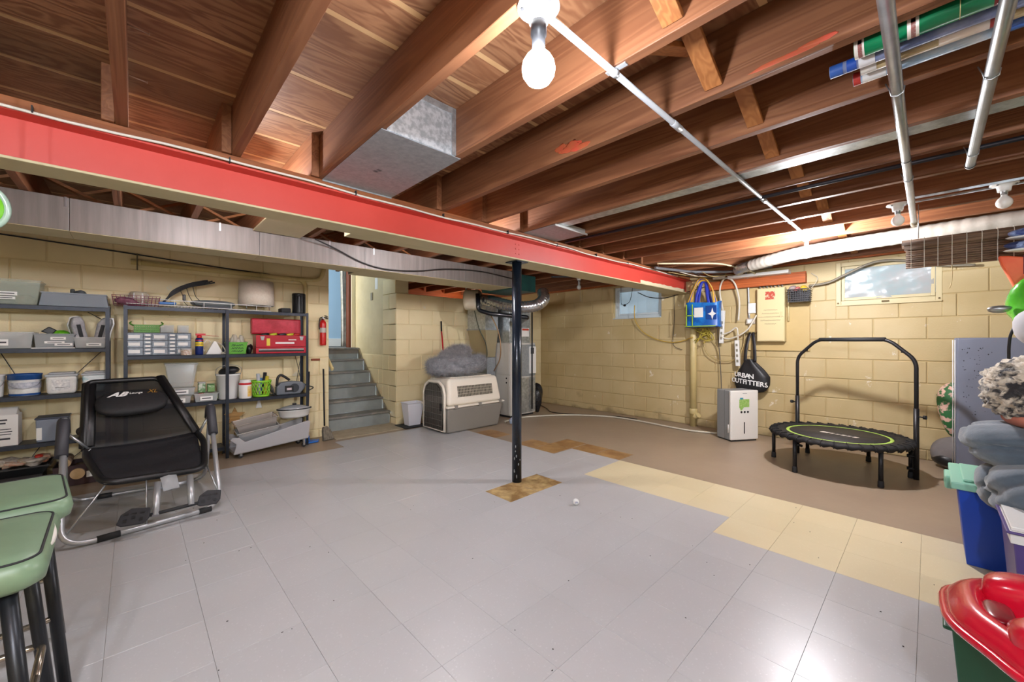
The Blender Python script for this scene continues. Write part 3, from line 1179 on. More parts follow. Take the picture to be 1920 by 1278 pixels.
# ================================================================== BACK WALL
m_orange = wood('orange_plank', '#b5602f', '#9c4e25', 'y', c3='#a85729')
XF = XB - .009     # face of the blocks
hp = thing('header_plank', 'orange-brown wooden plank fixed along the wall above electric panel', 'plank', (5.80, 1.56, 1.905))
MB().box(-.045, .045, -.55, .55, 0, .115).build('plank', m_orange, hp, bevel=.003)
MB().box(-.02, .02, -.55, -.35, .115, .135).box(-.03, .02, .22, .32, .115, .225).build('cleat', m_orange, hp, bevel=.002)

bd = thing('panel_backboard', 'square cream painted plywood board behind the electric panel', 'board', (XF - .021, 1.30, 1.09))
MB().box(-.005, .0185, -.32, .33, 0, .80).build('board', M('board_cream', '#c9b17a', .55, col2='#c2a972', scale=4), bd, bevel=.002)
ep = thing('electric_panel', 'cream electric breaker panel with red sticker and handwritten notes', 'electric panel', (XF - .027, 1.36, 1.205))
MB().box(-.095, -.002, -.148, .148, 0, .665).build('box', M('panel_cream', '#d6c596', .45), ep, bevel=.004)
MB().box(-.103, -.096, -.138, .138, .01, .655).build('door', M('panel_door', '#dccb9c', .42), ep, bevel=.003)
MB().box(-.1045, -.1034, -.05, .055, .52, .62).build('warning_sticker', M('sticker_red', '#b8452f', .5, col2='#d8c4a0', scale=45, lo=.5, hi=.6), ep)
rx = (PI / 2, 0, -PI / 2)
for k, line in enumerate(('the main', 'is out, no', 'use breakers 2,', '4 downstairs', 'plug in')):
    scribble('handwriting', .018 * len(line), .016, int(len(line) * 2.2), M('pencil_grey', '#6b6456', .8), ep, (-.1036, .0, .39 - .043 * k), (0, 0, -PI / 2), k + 50)
MB().box(-.112, -.103, -.125, -.105, .30, .36).build('latch', M('panel_cream', '#d6c596', .45), ep, bevel=.002)
MB().cyl((-.03, -.175, .25), (-.03, -.175, .64), .011, n=10).build('side_conduit', M('panel_cream', '#d6c596', .45), ep)
wires = MB()
for k in range(7):
    y = -.12 + .04 * k
    wires.cyl((-.05, y, .665), (-.05 + .01 * (k % 2), y + .01, .70), .007, n=6)
wires.build('cable_clamp', m_steel, ep)

# small surface boxes left of the panel
sb = thing('switch_box', 'small white switch box with conduit left of electric panel', 'switch box', (XF - .003, 1.585, 1.57))
MB().box(-.05, 0, -.045, .045, 0, .13).build('box', m_white, sb, bevel=.006)
MB().box(-.056, -.05, -.012, .012, .045, .085).build('toggle', m_white, sb, bevel=.002)
sb2 = thing('outlet_box', 'small grey outlet box under the white switch box', 'outlet', (XF - .003, 1.60, 1.43))
MB().box(-.05, 0, -.05, .05, 0, .075).build('box', M('outlet_grey', '#b8b0a0', .5), sb2, bevel=.005)
MB().box(-.054, -.05, -.035, .035, .015, .06).build('outlet_plate', m_white, sb2, bevel=.002)

# drain stack
dp = thing('drain_pipe', 'cream painted vertical drain pipe with cleanout at its foot', 'pipe', (5.79, 2.325, 0))
m_pipe_c = M('pipe_cream', '#cfbd86', .4, col2='#c5b27a', scale=6)
MB().cyl((0, 0, -.003), (0, 0, 2.0), .046, n=20).build('pipe', m_pipe_c, dp)
MB().lathe([(.05, .17), (.058, .18), (.058, .24), (.05, .25)], 20, caps=False).cyl((0, 0, .12), (-.03, -.07, .16), .036, n=16).build('cleanout_fitting', m_pipe_c, dp)
MB().cyl((-.03, -.07, .16), (-.037, -.087, .17), .04, n=8).build('cleanout_plug', m_pipe_c, dp, bevel=.002)
# bracket for the long white bundle
# ---- hanging cables
def cable(name, label, pts, r, mat, n=8, cat='cable'):
    return tag(MB().tube(smoothpath(pts, n), r, 6).build(name, mat, None), label, cat)


m_yel = M('yellow_cord', '#c8a545', .5)
m_cord = M('tan_cord', '#b39d68', .5)
m_wcord = M('white_cord', '#d8d2c2', .5)
m_kcord = M('black_cord', '#1f1d1d', .5)
cable('yellow_cable', 'yellow cord sagging across block wall under the small window', [(5.82, 3.26, 1.78), (5.80, 3.24, 1.55), (5.82, 3.12, 1.36), (5.82, 2.9, 1.24), (5.82, 2.65, 1.19), (5.80, 2.45, 1.22), (5.74, 2.36, 1.25), (5.72, 2.3, 1.26)], .0075, m_yel)
cable('black_wire', 'thin black wire looping across the small window', [(5.84, 3.3, 2.1), (5.80, 3.33, 1.86), (5.78, 3.42, 1.80), (5.82, 3.5, 1.84), (5.84, 3.52, 2.1)], .004, m_kcord)
cable('black_wire', 'black cable sagging from small window to foot of red beam end', [(5.82, 3.2, 1.98), (5.80, 3.0, 1.89), (5.80, 2.75, 1.86), (5.78, 2.5, 1.90), (5.76, 2.3, 1.93), (5.78, 2.1, 1.98)], .006, m_kcord)
cable('wire', 'thin dark wire hanging straight down wall between window and drain pipe', [(5.83, 2.62, 1.9), (5.83, 2.62, 1.5), (5.83, 2.64, 1.2), (5.83, 2.60, 1.12), (5.83, 2.5, 1.08)], .004, m_kcord)
MB().blob((5.79, 3.42, 1.79), .02, .025, .02, 10, 8).build('wire_nut', m_black, bpy.data.objects['black_wire'])

# power strips hanging in loops of white cord
def strip(label, y, z, tilt, ln=.34):
    t = thing('power_strip', label, 'power strip', (5.76, y, z))
    o = MB().box(-.02, .02, -.026, .026, 0, ln).build('strip_body', m_white, t, bevel=.006, rot=(tilt, 0, 0))
    for k in range(4):
        MB().box(-.0225, -.0195, -.012, .012, .05 + k * .07, .085 + k * .07).build('outlet', M('outlet_dark', '#8b8778', .5), t, rot=(tilt, 0, 0))
    return t


s1 = strip('white power strip hanging upright in a white cord loop near drain pipe', 1.94, 1.18, .05, .44)
MB().tube(smoothpath([(0, -.02, .44), (0, .02, .7), (-.04, -.03, .84), (-.06, -.1, .86), (-.04, -.18, .78), (0, -.22, .55), (0, -.21, .3)], 8), .011, 8).build('cord_loop', m_wcord, s1)
s2 = strip('white power strip hanging lower beside the black tote bag', 1.735, .88, -.04, .34)
MB().tube(smoothpath([(0, 0, .34), (-.02, .01, .5), (-.01, .1, .45), (-.02, .2, .4), (0, .1, .36), (-.02, -.1, .46), (-.01, -.22, .66)], 8), .010, 8).build('cord_loop', m_wcord, s2)
cable('grey_cable', 'grey cord looping from power strips down towards dehumidifier', [(5.80, 1.98, 1.9), (5.80, 2.0, 1.4), (5.79, 1.97, 1.0), (5.78, 1.95, .7), (5.76, 1.94, .5)], .006, M('grey_cord', '#5c564c', .5))
cable('tan_cable', 'tan cord hanging in a wide loop behind power strips', [(5.81, 2.2, 1.85), (5.81, 2.2, 1.4), (5.80, 2.17, 1.1), (5.79, 2.05, .97), (5.79, 1.9, .94), (5.79, 1.76, .98), (5.79, 1.68, 1.15), (5.80, 1.67, 1.3)], .007, m_cord)
cable('tan_cable', 'second tan cord falling beside the drain pipe to a plug', [(5.82, 2.15, 1.9), (5.82, 2.1, 1.3), (5.82, 2.02, 1.12), (5.81, 1.98, .9)], .006, m_cord)
cable('grey_conduit', 'bent grey conduit rising from switch box to ceiling', [(5.82, 1.62, 1.5), (5.82, 1.63, 1.9), (5.78, 1.62, 2.0), (5.70, 1.63, 2.1)], .0115, m_grey_p)
# bundle of cables over the end of the beam
cable('ceiling_cable', 'thick grey cable crossing above the end of the red beam', [(4.6, 2.30, 2.10), (4.95, 2.25, 2.115), (5.3, 2.1, 2.11), (5.5, 1.7, 2.09), (5.55, 1.3, 2.11)], .018, M('cable_grey', '#6f7074', .45))
cable('ceiling_cable', 'cream conduit bending down towards the orange plank', [(4.45, 2.2, 2.118), (4.75, 1.9, 2.118), (5.0, 1.7, 2.118), (5.3, 1.58, 2.09), (5.55, 1.52, 2.07), (5.70, 1.48, 2.02)], .010, M('conduit_cream', '#c9bf9c', .45))
for k in range(5):
    yy = 2.25 - .09 * k
    LC = cable('loose_cable', ('thin loose black cable crossing right behind the red beam end', 'thin loose tan cable in the tangle above the orange plank', 'thin loose white cable in the tangle above the orange plank', 'thin loose black cable sagging towards the white board', 'thin loose tan cable ending over the white board')[k], [(4.9 + .1 * k, 2.42 - .1 * k, 2.10), (5.3, yy, 2.075 - .012 * k), (5.6, yy - .1, 2.07), (5.72, yy - .22, 2.06 + .01 * k)], .005, [m_kcord, m_cord, m_wcord][k % 3])
    LC['group'] = 'loose cables above the plank'
tag(MB().cyl((5.62, 2.0, 2.065), (5.66, 1.86, 2.065), .035, n=14).build('cloth_roll', M('cloth_white', '#cfcac0', .8, col2='#a59c8c', scale=30), None, bevel=.004), 'small white rolled cloth stuffed above the orange plank', 'cloth')
tag(MB().box(5.62, 5.75, 1.15, 1.82, 2.021, 2.06).build('white_board', m_white, None, bevel=.004), 'white board lying on top of the orange plank', 'board')

# ---- hanging black tote bag with lettering
m_bagk = M('black_tote', '#141416', .45, col2='#232326', scale=9, bump=.35, bscale=6)
tb = thing('tote_bag', 'black shopping tote with white lettering hanging from hook above dehumidifier', 'bag', (5.745, 1.585, .545))


def tote(u, v):
    # u around, v up: a soft sack narrowing to gathered straps
    a = 2 * PI * u
    wv_ = [(0, .05), (.06, .165), (.25, .20), (.5, .195), (.72, .135), (.9, .075), (1, .045)]
    for (p, q), (r, s) in zip(wv_[:-1], wv_[1:]):
        if p <= v <= r:
            wd = q + (s - q) * (v - p) / (r - p)
            break
    fold = 1 + .10 * math.sin(5 * a + 3 * v) * v
    return (.052 * math.cos(a) * fold * (.35 + wd * 3.2), wd * math.sin(a) * fold - .02 * math.sin(v * 4), .0 + .43 * v)


MB().grid(tote, 40, 20).build('sack', m_bagk, tb)
for s in (-1, 1):
    MB().tube(smoothpath([(-.02, s * .055, .40), (-.01, s * .05, .55), (.02, s * .03, .70), (.045, s * .012, .775)], 6), .019, 8, flat=(.25, 1)).build('strap', m_bagk, tb)
def tote_face(y, z):
    a_, v_ = math.asin(max(-1, min(1, y / .2))), z / .43
    return -.052 * (.35 + .2 * 3.2) * 1.05 * math.sqrt(max(.05, 1 - (y / .21) ** 2))


for word, zz, sz, y0 in (('URBAN', .215, .082, .15), ('OUTFITTERS', .135, .082, .185)):
    adv = sz * .62
    y = y0 + .03
    for ch in word:
        y -= adv * (.5 if ch == 'I' else 1.0) * .85
        if abs(y) < .2:
            text('letter', ch, sz, M('print_white', '#e8e8e6', .5), tb, (tote_face(y, zz) - .010, y + .012, zz + y * .12), (PI / 2, 0, -PI / 2 - 2.1 * y * 1.6), ext=.001, bold=.0022)
hk = tag(MB().box(5.80, XF - .001, 1.52, 1.66, 1.305, 1.33).build('coat_hook', M('hook_tan', '#9c8a5c', .5, .4), None, bevel=.003), 'small wall hook rack holding the black tote', 'hook')
for y in (1.54, 1.585, 1.63):
    MB().tube([(5.80, y, 1.315), (5.77, y, 1.31), (5.765, y, 1.33)], .005, 6).build('hook', M('hook_tan', '#9c8a5c'), hk)

# ---- blue tote with rope over it, hung near beam end
bb = thing('blue_bag', 'shiny blue beach bag with white patch and green trim hanging near beam end', 'bag', (5.62, 2.12, 1.40))
m_blue1 = M('bag_blue', '#1659ab', .35, col2='#1b77c6', scale=9, lo=.45, hi=.55)
m_blue2 = M('bag_navy', '#12438c', .4)


def bbag(u, v):
    a = 2 * PI * u
    p = .55
    cx = math.copysign(abs(math.cos(a)) ** p, math.cos(a))
    sy = math.copysign(abs(math.sin(a)) ** p, math.sin(a))
    f = 1 + .05 * math.sin(4 * a + 5 * v)
    return (.09 * cx * f, (.225 - .012 * math.sin(v * 3)) * sy, .33 * v + .012 * math.sin(3 * a) * v)


MB().grid(bbag, 40, 14).build('body', m_blue1, bb)
MB().box(-.085, .085, -.215, .215, -.004, .012).build('base', m_blue2, bb, bevel=.01)
MB().box(-.1, -.093, -.03, .085, .13, .26).build('white_patch', m_white, bb)
MB().box(-.1, -.094, -.2, -.07, .10, .28).build('navy_panel', m_blue2, bb)
for y in (.19, .11):
    MB().box(-.0985, -.094, y - .006, y + .006, .01, .31).build('green_trim', M('lime_trim', '#9ec33c', .5), bb)
MB().box(-.0985, -.094, .02, .2, .15, .163).box(-.0985, -.094, -.19, .21, .005, .016).build('green_trim', M('lime_trim', '#9ec33c'), bb)
MB().prism([(-.15, .25), (-.135, .19), (-.09, .17), (-.135, .15), (-.15, .09), (-.165, .15), (-.2, .17), (-.165, .19)], -.1035, -.1005, 'x').build('white_star', m_white, bb)
for s in (-1, 1):
    MB().tube(smoothpath([(-.05 * s, .09, .30), (-.04 * s, .07, .45), (-.01, .02, .60), (-.01, -.03, .60), (-.04 * s, -.06, .45), (-.05 * s, -.09, .30)], 8), .018, 8, flat=(.3, 1)).build('handle', M('handle_blue', '#2c3fb4', .4), bb)
rp = thing('yellow_rope', 'coil of yellow and blue rope draped over the blue bag', 'rope', (5.60, 2.12, 1.9))
for k in range(4):
    o_ = .012 * k
    MB().tube(smoothpath([(.02 - o_, .16 + o_, -.16), (-.0 - o_, .12, .0), (-.02 - o_, .03, .115 + .01 * k), (-.02 - o_, -.06, .11 + .008 * k), (-.02, -.13, .0), (-.03 + o_, -.15 - o_, -.2)], 8), .0085, 7).build('strand', M('rope_yellow', '#d3a536', .6) if k != 2 else M('rope_blue', '#3d4bb0', .6), rp)
rt = thing('rope_tangle', 'tangle of yellow cord spilling out below the blue bag', 'rope', (5.72, 2.12, 1.2))
rnd = random.Random(4)
for k in range(5):
    pts = [(rnd.uniform(-.04, .06), rnd.uniform(-.08, .16), rnd.uniform(-.03, .2)) for _ in range(6)]
    pts[0] = (.0, rnd.uniform(-.03, .05), .22)
    MB().tube(smoothpath(pts, 7), .006, 6).build('strand', M('cord_olive', '#b7a53f', .6), rt)

# ---- black wire basket hung by the plank end
wb = thing('hanging_basket', 'small black plastic lattice basket with toys hanging below plank end', 'basket', (5.70, 1.06, 1.67))
mbw = MB()
for k in range(9):
    t = -.1 + .025 * k
    mbw.box(-.082, -.078, t * .9 - .003, t * .9 + .003, 0, .15)
for k in range(7):
    z = .0 + .024 * k
    s_ = .1 + .1 * z
    mbw.box(-.083, -.078, -s_, s_, z, z + .007).box(-.08, .06, -s_ - .003, -s_, z, z + .007).box(-.08, .06, s_, s_ + .003, z, z + .007)
mbw.box(-.08, .06, -.1, .1, -.002, .002).box(.055, .06, -.1, .1, 0, .15)
mbw.build('lattice', M('basket_black', '#26262a', .5), wb)
for k, (yy, cc) in enumerate(((-.05, 'd8b53a'), (.02, 'b8605a'), (.06, '9c8a86'))):
    MB().blob((-.01, yy, .16), .04, .035, .03, 14, 8, wobble(k, .3)).build('toy', M('toy_' + cc, '#' + cc, .5), wb)
MB().tube(smoothpath([(0, -.1, .14), (.04, -.14, .2), (.08, -.16, .28), (.09, -.1, .34)], 6), .003, 6).build('hanger_wire', m_wcord, wb)
cable('sagging_cable', 'thick grey cable sagging across top of film covered window', [(5.78, .98, 1.86), (5.77, .8, 1.88), (5.76, .65, 1.95), (5.74, .45, 2.04), (5.73, .3, 2.055), (5.74, .12, 2.02), (5.76, -.05, 1.96), (5.77, -.3, 1.93)], .013, M('cable_taupe', '#8b8474', .5), 10)

# ---- dehumidifier: front faces the camera side
dh = thing('dehumidifier', 'white dehumidifier with grey sides and green energy sticker', 'dehumidifier', (5.19, 1.64, 0), math.atan2(1.437 - 1.639, 5.519 - 5.195))
m_dhw = M('dehum_white', '#e4e2dd', .35)
m_dhg = M('dehum_grey', '#8d9091', .45)
W_, D_, H_ = .385, .25, .615
MB().box(0, W_, 0, .035, .015, H_ - .004).build('front_panel', m_dhw, dh, bevel=.012, seg=3)
MB().box(.008, W_ - .008, .036, D_, .012, H_ - .006).build('casing', m_dhg, dh, bevel=.008)
MB().box(.006, W_ - .006, .115, .119, .012, H_ - .004).build('casing_seam', M('seam_grey', '#6d7071', .5), dh)
MB().box(.02, W_ - .02, .01, D_ - .01, 0, .014).build('foot_tray', m_dark, dh)
MB().box(.18, .194, -.0008, .0005, .09, .23).build('water_gauge', m_black, dh, bevel=.002)
MB().box(.115, .255, -.0008, .0006, .41, .505).prism([(.115, .41), (.18, .41), (.15, .372), (.135, .372)], -.0008, .0006, 'y').build('energy_sticker', M('sticker_green', '#7fb04a', .4, col2='#a9c77a', scale=40), dh)
MB().box(.125, .17, -.0012, .0, .505, .525).build('sticker_logo', M('sticker_teal', '#2f8aa0', .4), dh)
for k in range(3):
    MB().lathe([(.007, 0), (.014, 0), (.014, .001), (.007, .001)], 12, Matrix.Translation((.145 + .045 * k, -.0005, .352)) @ Matrix.Rotation(PI / 2, 4, 'X')).build('button', m_dark, dh)
MB().box(W_ / 2 - .03, W_ / 2 + .03, -.0006, .0005, .573, .579).build('brand_line', m_dhg, dh)
MB().cyl((-.004, .04, .1), (-.004, .04, .2), .006, n=8).build('hose_clip', m_dhw, dh)

# ---- hose and cable on the floor
hz = .011
cable('drain_hose', 'long white drain hose curving along floor from furnace to dehumidifier', [(4.0, 4.35, hz), (4.35, 4.42, hz), (4.7, 4.3, hz), (5.05, 4.08, hz), (5.32, 3.78, hz), (5.48, 3.45, hz), (5.5, 3.1, hz), (5.47, 2.8, hz), (5.42, 2.5, hz), (5.40, 2.25, hz), (5.44, 2.05, hz), (5.50, 1.9, hz)], .0125, M('hose_white', '#d2ccba', .45), 12, 'hose')
cable('floor_cable', 'black cord lying on floor behind the white hose', [(5.58, 5.1, .006), (5.35, 4.72, .006), (5.14, 4.42, .006), (5.2, 4.12, .006), (5.45, 3.72, .006), (5.6, 3.4, .006), (5.62, 3.1, .006)], .0065, m_kcord, 10)

# ---- fitness trampoline
TC = (4.87, .61)
tr = thing('trampoline', 'round black fitness trampoline with lime ring and folding handlebar', 'trampoline', (TC[0], TC[1], 0))
TR, TZ = .515, .325
circ = lambda r, z, n=72: [(r * math.cos(2 * PI * k / n), r * math.sin(2 * PI * k / n), z) for k in range(n)]
m_tube = M('trampoline_tube', '#1d1d20', .4, .2)
m_net = M('bungee_black', '#151517', .7)
MB().tube(circ(TR, TZ - .012), .014, 10, closed=True).build('rim_tube', m_tube, tr)
MB().lathe([(0.0, TZ - .004), (.405, TZ - .004)], 72, caps=False).build('jump_mat', M('mat_black', '#2a2827', .65, col2='#353230', scale=60), tr, solid=.003)
MB().lathe([(.372, TZ - .0012), (.398, TZ - .0012)], 72, caps=False).build('lime_ring', M('ring_lime', '#a9cf5c', .5), tr, solid=.001)
rim = MB()
rnd = random.Random(2)
vs, fs = [], []
n = 144
for k in range(n):
    a = 2 * PI * k / n
    wv_ = .006 * math.sin(36 * a) + rnd.uniform(-.002, .002)
    for (r, z) in ((.400, TZ - .001), (.44, TZ + .004), (.49, TZ + .006 + wv_), (.525, TZ + .004 + wv_), (.537 + wv_, TZ - .014), (.532, TZ - .032 + wv_ * 1.5)):
        vs.append((r * math.cos(a), r * math.sin(a), z))
for k in range(n):
    for j in range(5):
        fs.append((k * 6 + j, k * 6 + j + 1, ((k + 1) % n) * 6 + j + 1, ((k + 1) % n) * 6 + j))
rim.add(vs, fs, True).build('skirt', m_net, tr, solid=.002)
for k in range(36):
    a = 2 * PI * (k + .5) / 36
    c, s = math.cos(a), math.sin(a)
    MB().tube([(.47 * c, .47 * s, TZ + .013), (.525 * c, .525 * s, TZ + .010), (.543 * c, .543 * s, TZ - .014), (.528 * c, .528 * s, TZ - .036)], .0045, 6).build('bungee_loop', m_net, tr)
legs = [(4.843, 1.124), (4.454, .839), (5.293, .916), (4.557, .34), (5.341, .422), (4.985, .118)]
for (x, y) in legs:
    d = Vector((x - TC[0], y - TC[1]))
    d = d.normalized() * (TR - .004)
    l = MB().cyl((d.x, d.y, .03), (d.x, d.y, TZ - .015), .0165, n=14).build('leg', m_tube, tr)
    MB().lathe([(.021, 0), (.022, .004), (.0205, .045), (.0168, .055)], 14, Matrix.Translation((d.x, d.y, 0))).build('rubber_foot', m_dark, l)
# handlebar: two uprights clamped to two legs, a trapezoid top
pA, pB = Vector((5.21, .985, 0)) - Vector((TC[0], TC[1], 0)), Vector((4.955, .078, 0)) - Vector((TC[0], TC[1], 0))
ax = pB - pA
zt_ = 1.225
path = [pA + Vector((0, 0, .0)), pA + Vector((0, 0, 1.04)), pA + ax * .2 + Vector((0, 0, zt_)), pA + ax * .80 + Vector((0, 0, zt_)), pB + Vector((0, 0, 1.04)), pB + Vector((0, 0, .0))]
MB().tube(fillet(path, .07, 5), .0155, 12).build('handlebar', m_tube, tr)
MB().tube([pA + ax * .22 + Vector((0, 0, zt_)), pA + ax * .78 + Vector((0, 0, zt_))], .0195, 12).build('foam_grip', m_dark, tr)
for p in (pA, pB):
    MB().cyl(p + Vector((0, 0, .0)), p + Vector((0, 0, .62)), .0195, n=14).build('lower_sleeve', m_tube, tr)
    d = ax.normalized() * (-1 if p is pA else 1)
    kb = MB().cyl(p + Vector((0, 0, .55)), p + Vector((0, 0, .55)) + d * .05, .006, n=8).build('knob_stem', m_tube, tr)
    MB().cyl(p + Vector((0, 0, .55)) + d * .045, p + Vector((0, 0, .55)) + d * .065, .017, n=12).build('knob', m_black, kb)
    e = Vector((-p.x, -p.y, 0)).normalized()
    MB().tube([p + Vector((0, 0, .09)), p + e * .06 + Vector((0, 0, .09))], .014, 8).tube([p + Vector((0, 0, .2)), p + e * .06 + Vector((0, 0, .2))], .014, 8).build('clamp', m_tube, tr)
for q in (.1, .9):
    p = pA + ax * q + Vector((0, 0, 1.14))
    MB().cyl(p, p + Vector((0, 0, -.035)), .007, n=8).build('latch_pin', m_black, tr)
mp_ = MB()
for k, (w_, h_) in enumerate(((.075, .05), (.03, .035), (.03, .035), (.035, .035), (.03, .035), (.04, .04))):
    x_ = (-.15, -.075, -.03, .015, .06, .105)[k]
    mp_.prism([(x_, -h_ / 2), (x_ + w_ * .8, -h_ / 2), (x_ + w_ * .8 + .012, h_ / 2), (x_ + .012, h_ / 2)], 0, .0006, 'z')
mp_.build('mat_print', M('mat_print_white', '#d9d2c8', .6), tr, loc=(-.02, -.02, TZ - .0022), rot=(0, 0, math.atan2(ax.y, ax.x)))

# ---- matchstick roll-up blinds stored under the joists
bl = thing('rolled_blind', 'brown woven wood roll-up blind tied flat under joists by the film covered window', 'blind', (0, 0, 0))
m_reed = wood('reed_brown', '#80654f', '#5f4a39', 'y', rough=.7, c3='#6f5744')
m_thread = M('blind_thread', '#c9c2b4', .7)
rnd = random.Random(6)
y0b, y1b = .13, -.47
XBL = 3.83
ZBL = -.12
for k in range(7):
    a = k * .9
    MB().cyl((XBL + .022 * math.cos(a) * (k > 0), y0b - .012 * (k > 3), 1.98 + ZBL + .020 * math.sin(a) * (k > 0)), (XBL + .022 * math.cos(a) * (k > 0), y1b, 1.98 + ZBL + .020 * math.sin(a) * (k > 0)), .018, n=8).build('reed', m_reed, bl)
for k in range(9):
    z = 1.935 + ZBL - .0135 * k
    MB().cyl((XBL - .012 + .003 * (k % 2), y0b - .02, z), (XBL - .012 + .003 * (k % 2), y1b, z), .0068, n=6).build('reed', m_reed, bl)
for k in range(9):
    y = y0b - .045 - .062 * k
    MB().tube([(XBL + .046 * math.cos(q * .63), y, 1.98 + ZBL + .042 * math.sin(q * .63)) for q in range(10)], .002, 5, closed=True).build('thread', m_thread, bl)
    MB().box(XBL - .0225, XBL - .0215, y - .0018, y + .0018, 1.82 + ZBL, 1.94 + ZBL).build('thread', m_thread, bl)
for y in (.05, -.4):
    MB().tube([(XBL, y, 2.02 + ZBL), (XBL, y, 2.13)], .003, 6).build('hanger_wire', m_steel, bl)
MB().tube(smoothpath([(XBL - .02, -.10, 1.72), (XBL - .02, -.102, 1.65), (XBL - .02, -.098, 1.58), (XBL - .02, -.09, 1.55)], 5), .002, 5).build('pull_cord', m_cord, bl)

# ================================================================== STAIRS AND WHAT STANDS BY THEM
m_stair = M('worn_grey_paint', '#949b98', .5, col2='#868d8b', scale=5, detail=8, bump=.1)
m_tread = M('worn_tread_paint', '#6e6d6a', .55, col2='#a39b8c', scale=6, detail=8, lo=.5, hi=.72)
st = thing('staircase', 'grey painted wooden stairs rising to the doorway between cream walls', 'stairs', (0, 5.487, 0))
ys_ = [.229 * k for k in range(6)]
zs_ = [.19, .37, .553, .74, .918, 1.10]
for k in range(6):
    z0 = 0 if k == 0 else zs_[k - 1]
    MB().box(OX0 + .004, 2.725, ys_[k], ys_[k] + .018, z0 - (.0 if k == 0 else .0), zs_[k] - .03).build('riser', m_stair, st)
    if k < 5:
        MB().box(OX0 + .004, 2.735, ys_[k] - .025, ys_[k + 1] + .005, zs_[k] - .03, zs_[k]).build('tread', m_tread, st, bevel=.006)
MB().box(OX0 + .004, 2.735, ys_[5] - .025, ys_[5] + .02, zs_[5] - .03, zs_[5]).build('tread', m_tread, st, bevel=.006)
poly = [(0, 0)] + [p for k in range(6) for p in ((ys_[k], 0 if k == 0 else zs_[k - 1] + .03), (ys_[k], zs_[k] + .05))] + [(ys_[5] + .1, 1.2), (ys_[5] + .1, 0)]
MB().prism([(0, .0), (0, .12), (1.14, 1.08), (1.25, 1.08), (1.25, 0)], 2.736, 2.746, 'x').build('stringer', M('stringer_tan', '#a2916c', .6, col2='#6f6a5c', scale=8), st)
MB().box(1.80, 2.80, 5.02, 5.6, -.003, .004).build('curb_strip', M('beige_concrete', '#b3a68f', .7, col2='#9f927b', scale=8, bump=.2), floor)
hr = tag(MB().tube([(1.845, 6.0, 1.36), (1.85, 5.36, .90), (1.855, 5.30, .845)], .032, 8, flat=(1, .5)).build('handrail', M('rail_cream', '#d8c894', .45), None, bevel=.003),
         'cream painted wooden handrail end at corner of the stairs', 'handrail')
# curtain in the doorway
cu = thing('door_curtain', 'grey-white curtain hanging beside reddish door jamb upstairs', 'curtain', (2.645, 7.0, 1.10))
MB().grid(lambda u, v: (-.055 + .11 * u + .008 * math.sin(v * 6), .02 * math.sin(u * 16 + 1.2 * math.sin(v * 3)), .01 + 2.0 * v), 60, 14).build('cloth', M('curtain_cloth', '#c9c6bd', .85, col2='#98988f', scale=10), cu, solid=.003)
MB().cyl((-.75, 0, 2.02), (.08, 0, 2.02), .01, n=10).build('curtain_rod', m_steel, cu)
# light switch and hook on stair wall
tag(MB().box(OX1 - .012, OX1 - .0005, 6.10, 6.17, 1.86, 1.98).build('light_switch', M('switch_brown', '#8c8268', .5), None, bevel=.003), 'small brown switch plate on the stairwell wall', 'switch')
tag(MB().box(OX1 - .006, OX1 - .0005, 5.93, 6.02, 2.02, 2.2).build('paper_note', m_white, None, bevel=.002), 'small white plate stuck on stairwell wall above the switch', 'plate')

# fire extinguisher on wall by the stairs
fe = thing('fire_extinguisher', 'small red fire extinguisher mounted on cream wall by the stairs', 'fire extinguisher', (1.725, 5.262, 1.155))
m_fred = M('extinguisher_red', '#c41a1c', .3, coat=.3)
MB().lathe([(.0, 0), (.030, 0), (.037, .008), (.038, .02), (.038, .27), (.034, .295), (.02, .315), (.013, .322)], 24).build('cylinder', m_fred, fe)
MB().lathe([(.0385, .16), (.0388, .165), (.0388, .215), (.0385, .22)], 24, caps=False).build('label_band', M('silver_label', '#b9b4ac', .4), fe)
MB().cyl((0, 0, .32), (0, 0, .36), .014, n=12).build('valve', M('valve_black', '#2b2b2b', .4, .5), fe)
MB().box(-.012, .012, -.07, .02, .352, .362).box(-.01, .01, -.075, .015, .374, .382).build('lever', M('lever_grey', '#4a4846', .4, .6), fe, rot=(.25, 0, 0))
MB().cyl((.0, -.018, .345), (.0, -.026, .345), .014, n=14).build('gauge', m_white, fe)
MB().tube(smoothpath([(-.01, 0, .35), (-.035, -.005, .34), (-.045, 0, .27), (-.043, 0, .2)], 6), .006, 8).build('hose', m_dark, fe)
MB().box(-.02, .02, .036, .046, .05, .33).build('bracket', m_steel, fe)
tag(MB().box(1.60, 1.70, YL - .03, YL - .0095, .965, .99).build('wall_cleat', wood('cleat_red', '#8d4526', '#7a3a1e', 'x'), None, bevel=.002), 'short reddish wooden cleat nailed on wall under the extinguisher', 'cleat')

# cream waste pipe along the wall over the shelves
wp = thing('waste_pipe', 'cream painted pipe running along wall above the shelves and turning down', 'pipe', (0, 5.283, 0))
MB().tube(fillet([(-.02, 0, 1.97), (1.53, 0, 1.955), (1.53, 0, .0)], .10, 6), .026, 16).build('pipe', m_pipe_c, wp)
MB().tube(fillet([(1.44, -.003, 1.957), (1.70, -.01, 1.97), (1.74, -.04, 2.14)], .08, 6), .025, 16).build('branch_pipe', m_pipe_c, wp)
for x in (.02, 1.05, 1.36):
    MB().cyl((x, 0, 1.97 - .01 * x), (x + .03, 0, 1.97 - .01 * x), .0275, n=16).build('collar', m_pipe_c, wp)
MB().box(.02, .03, -.035, .026, 1.9, 2.05).build('pipe_clip', M('clip_dark', '#5f563d', .6), wp)

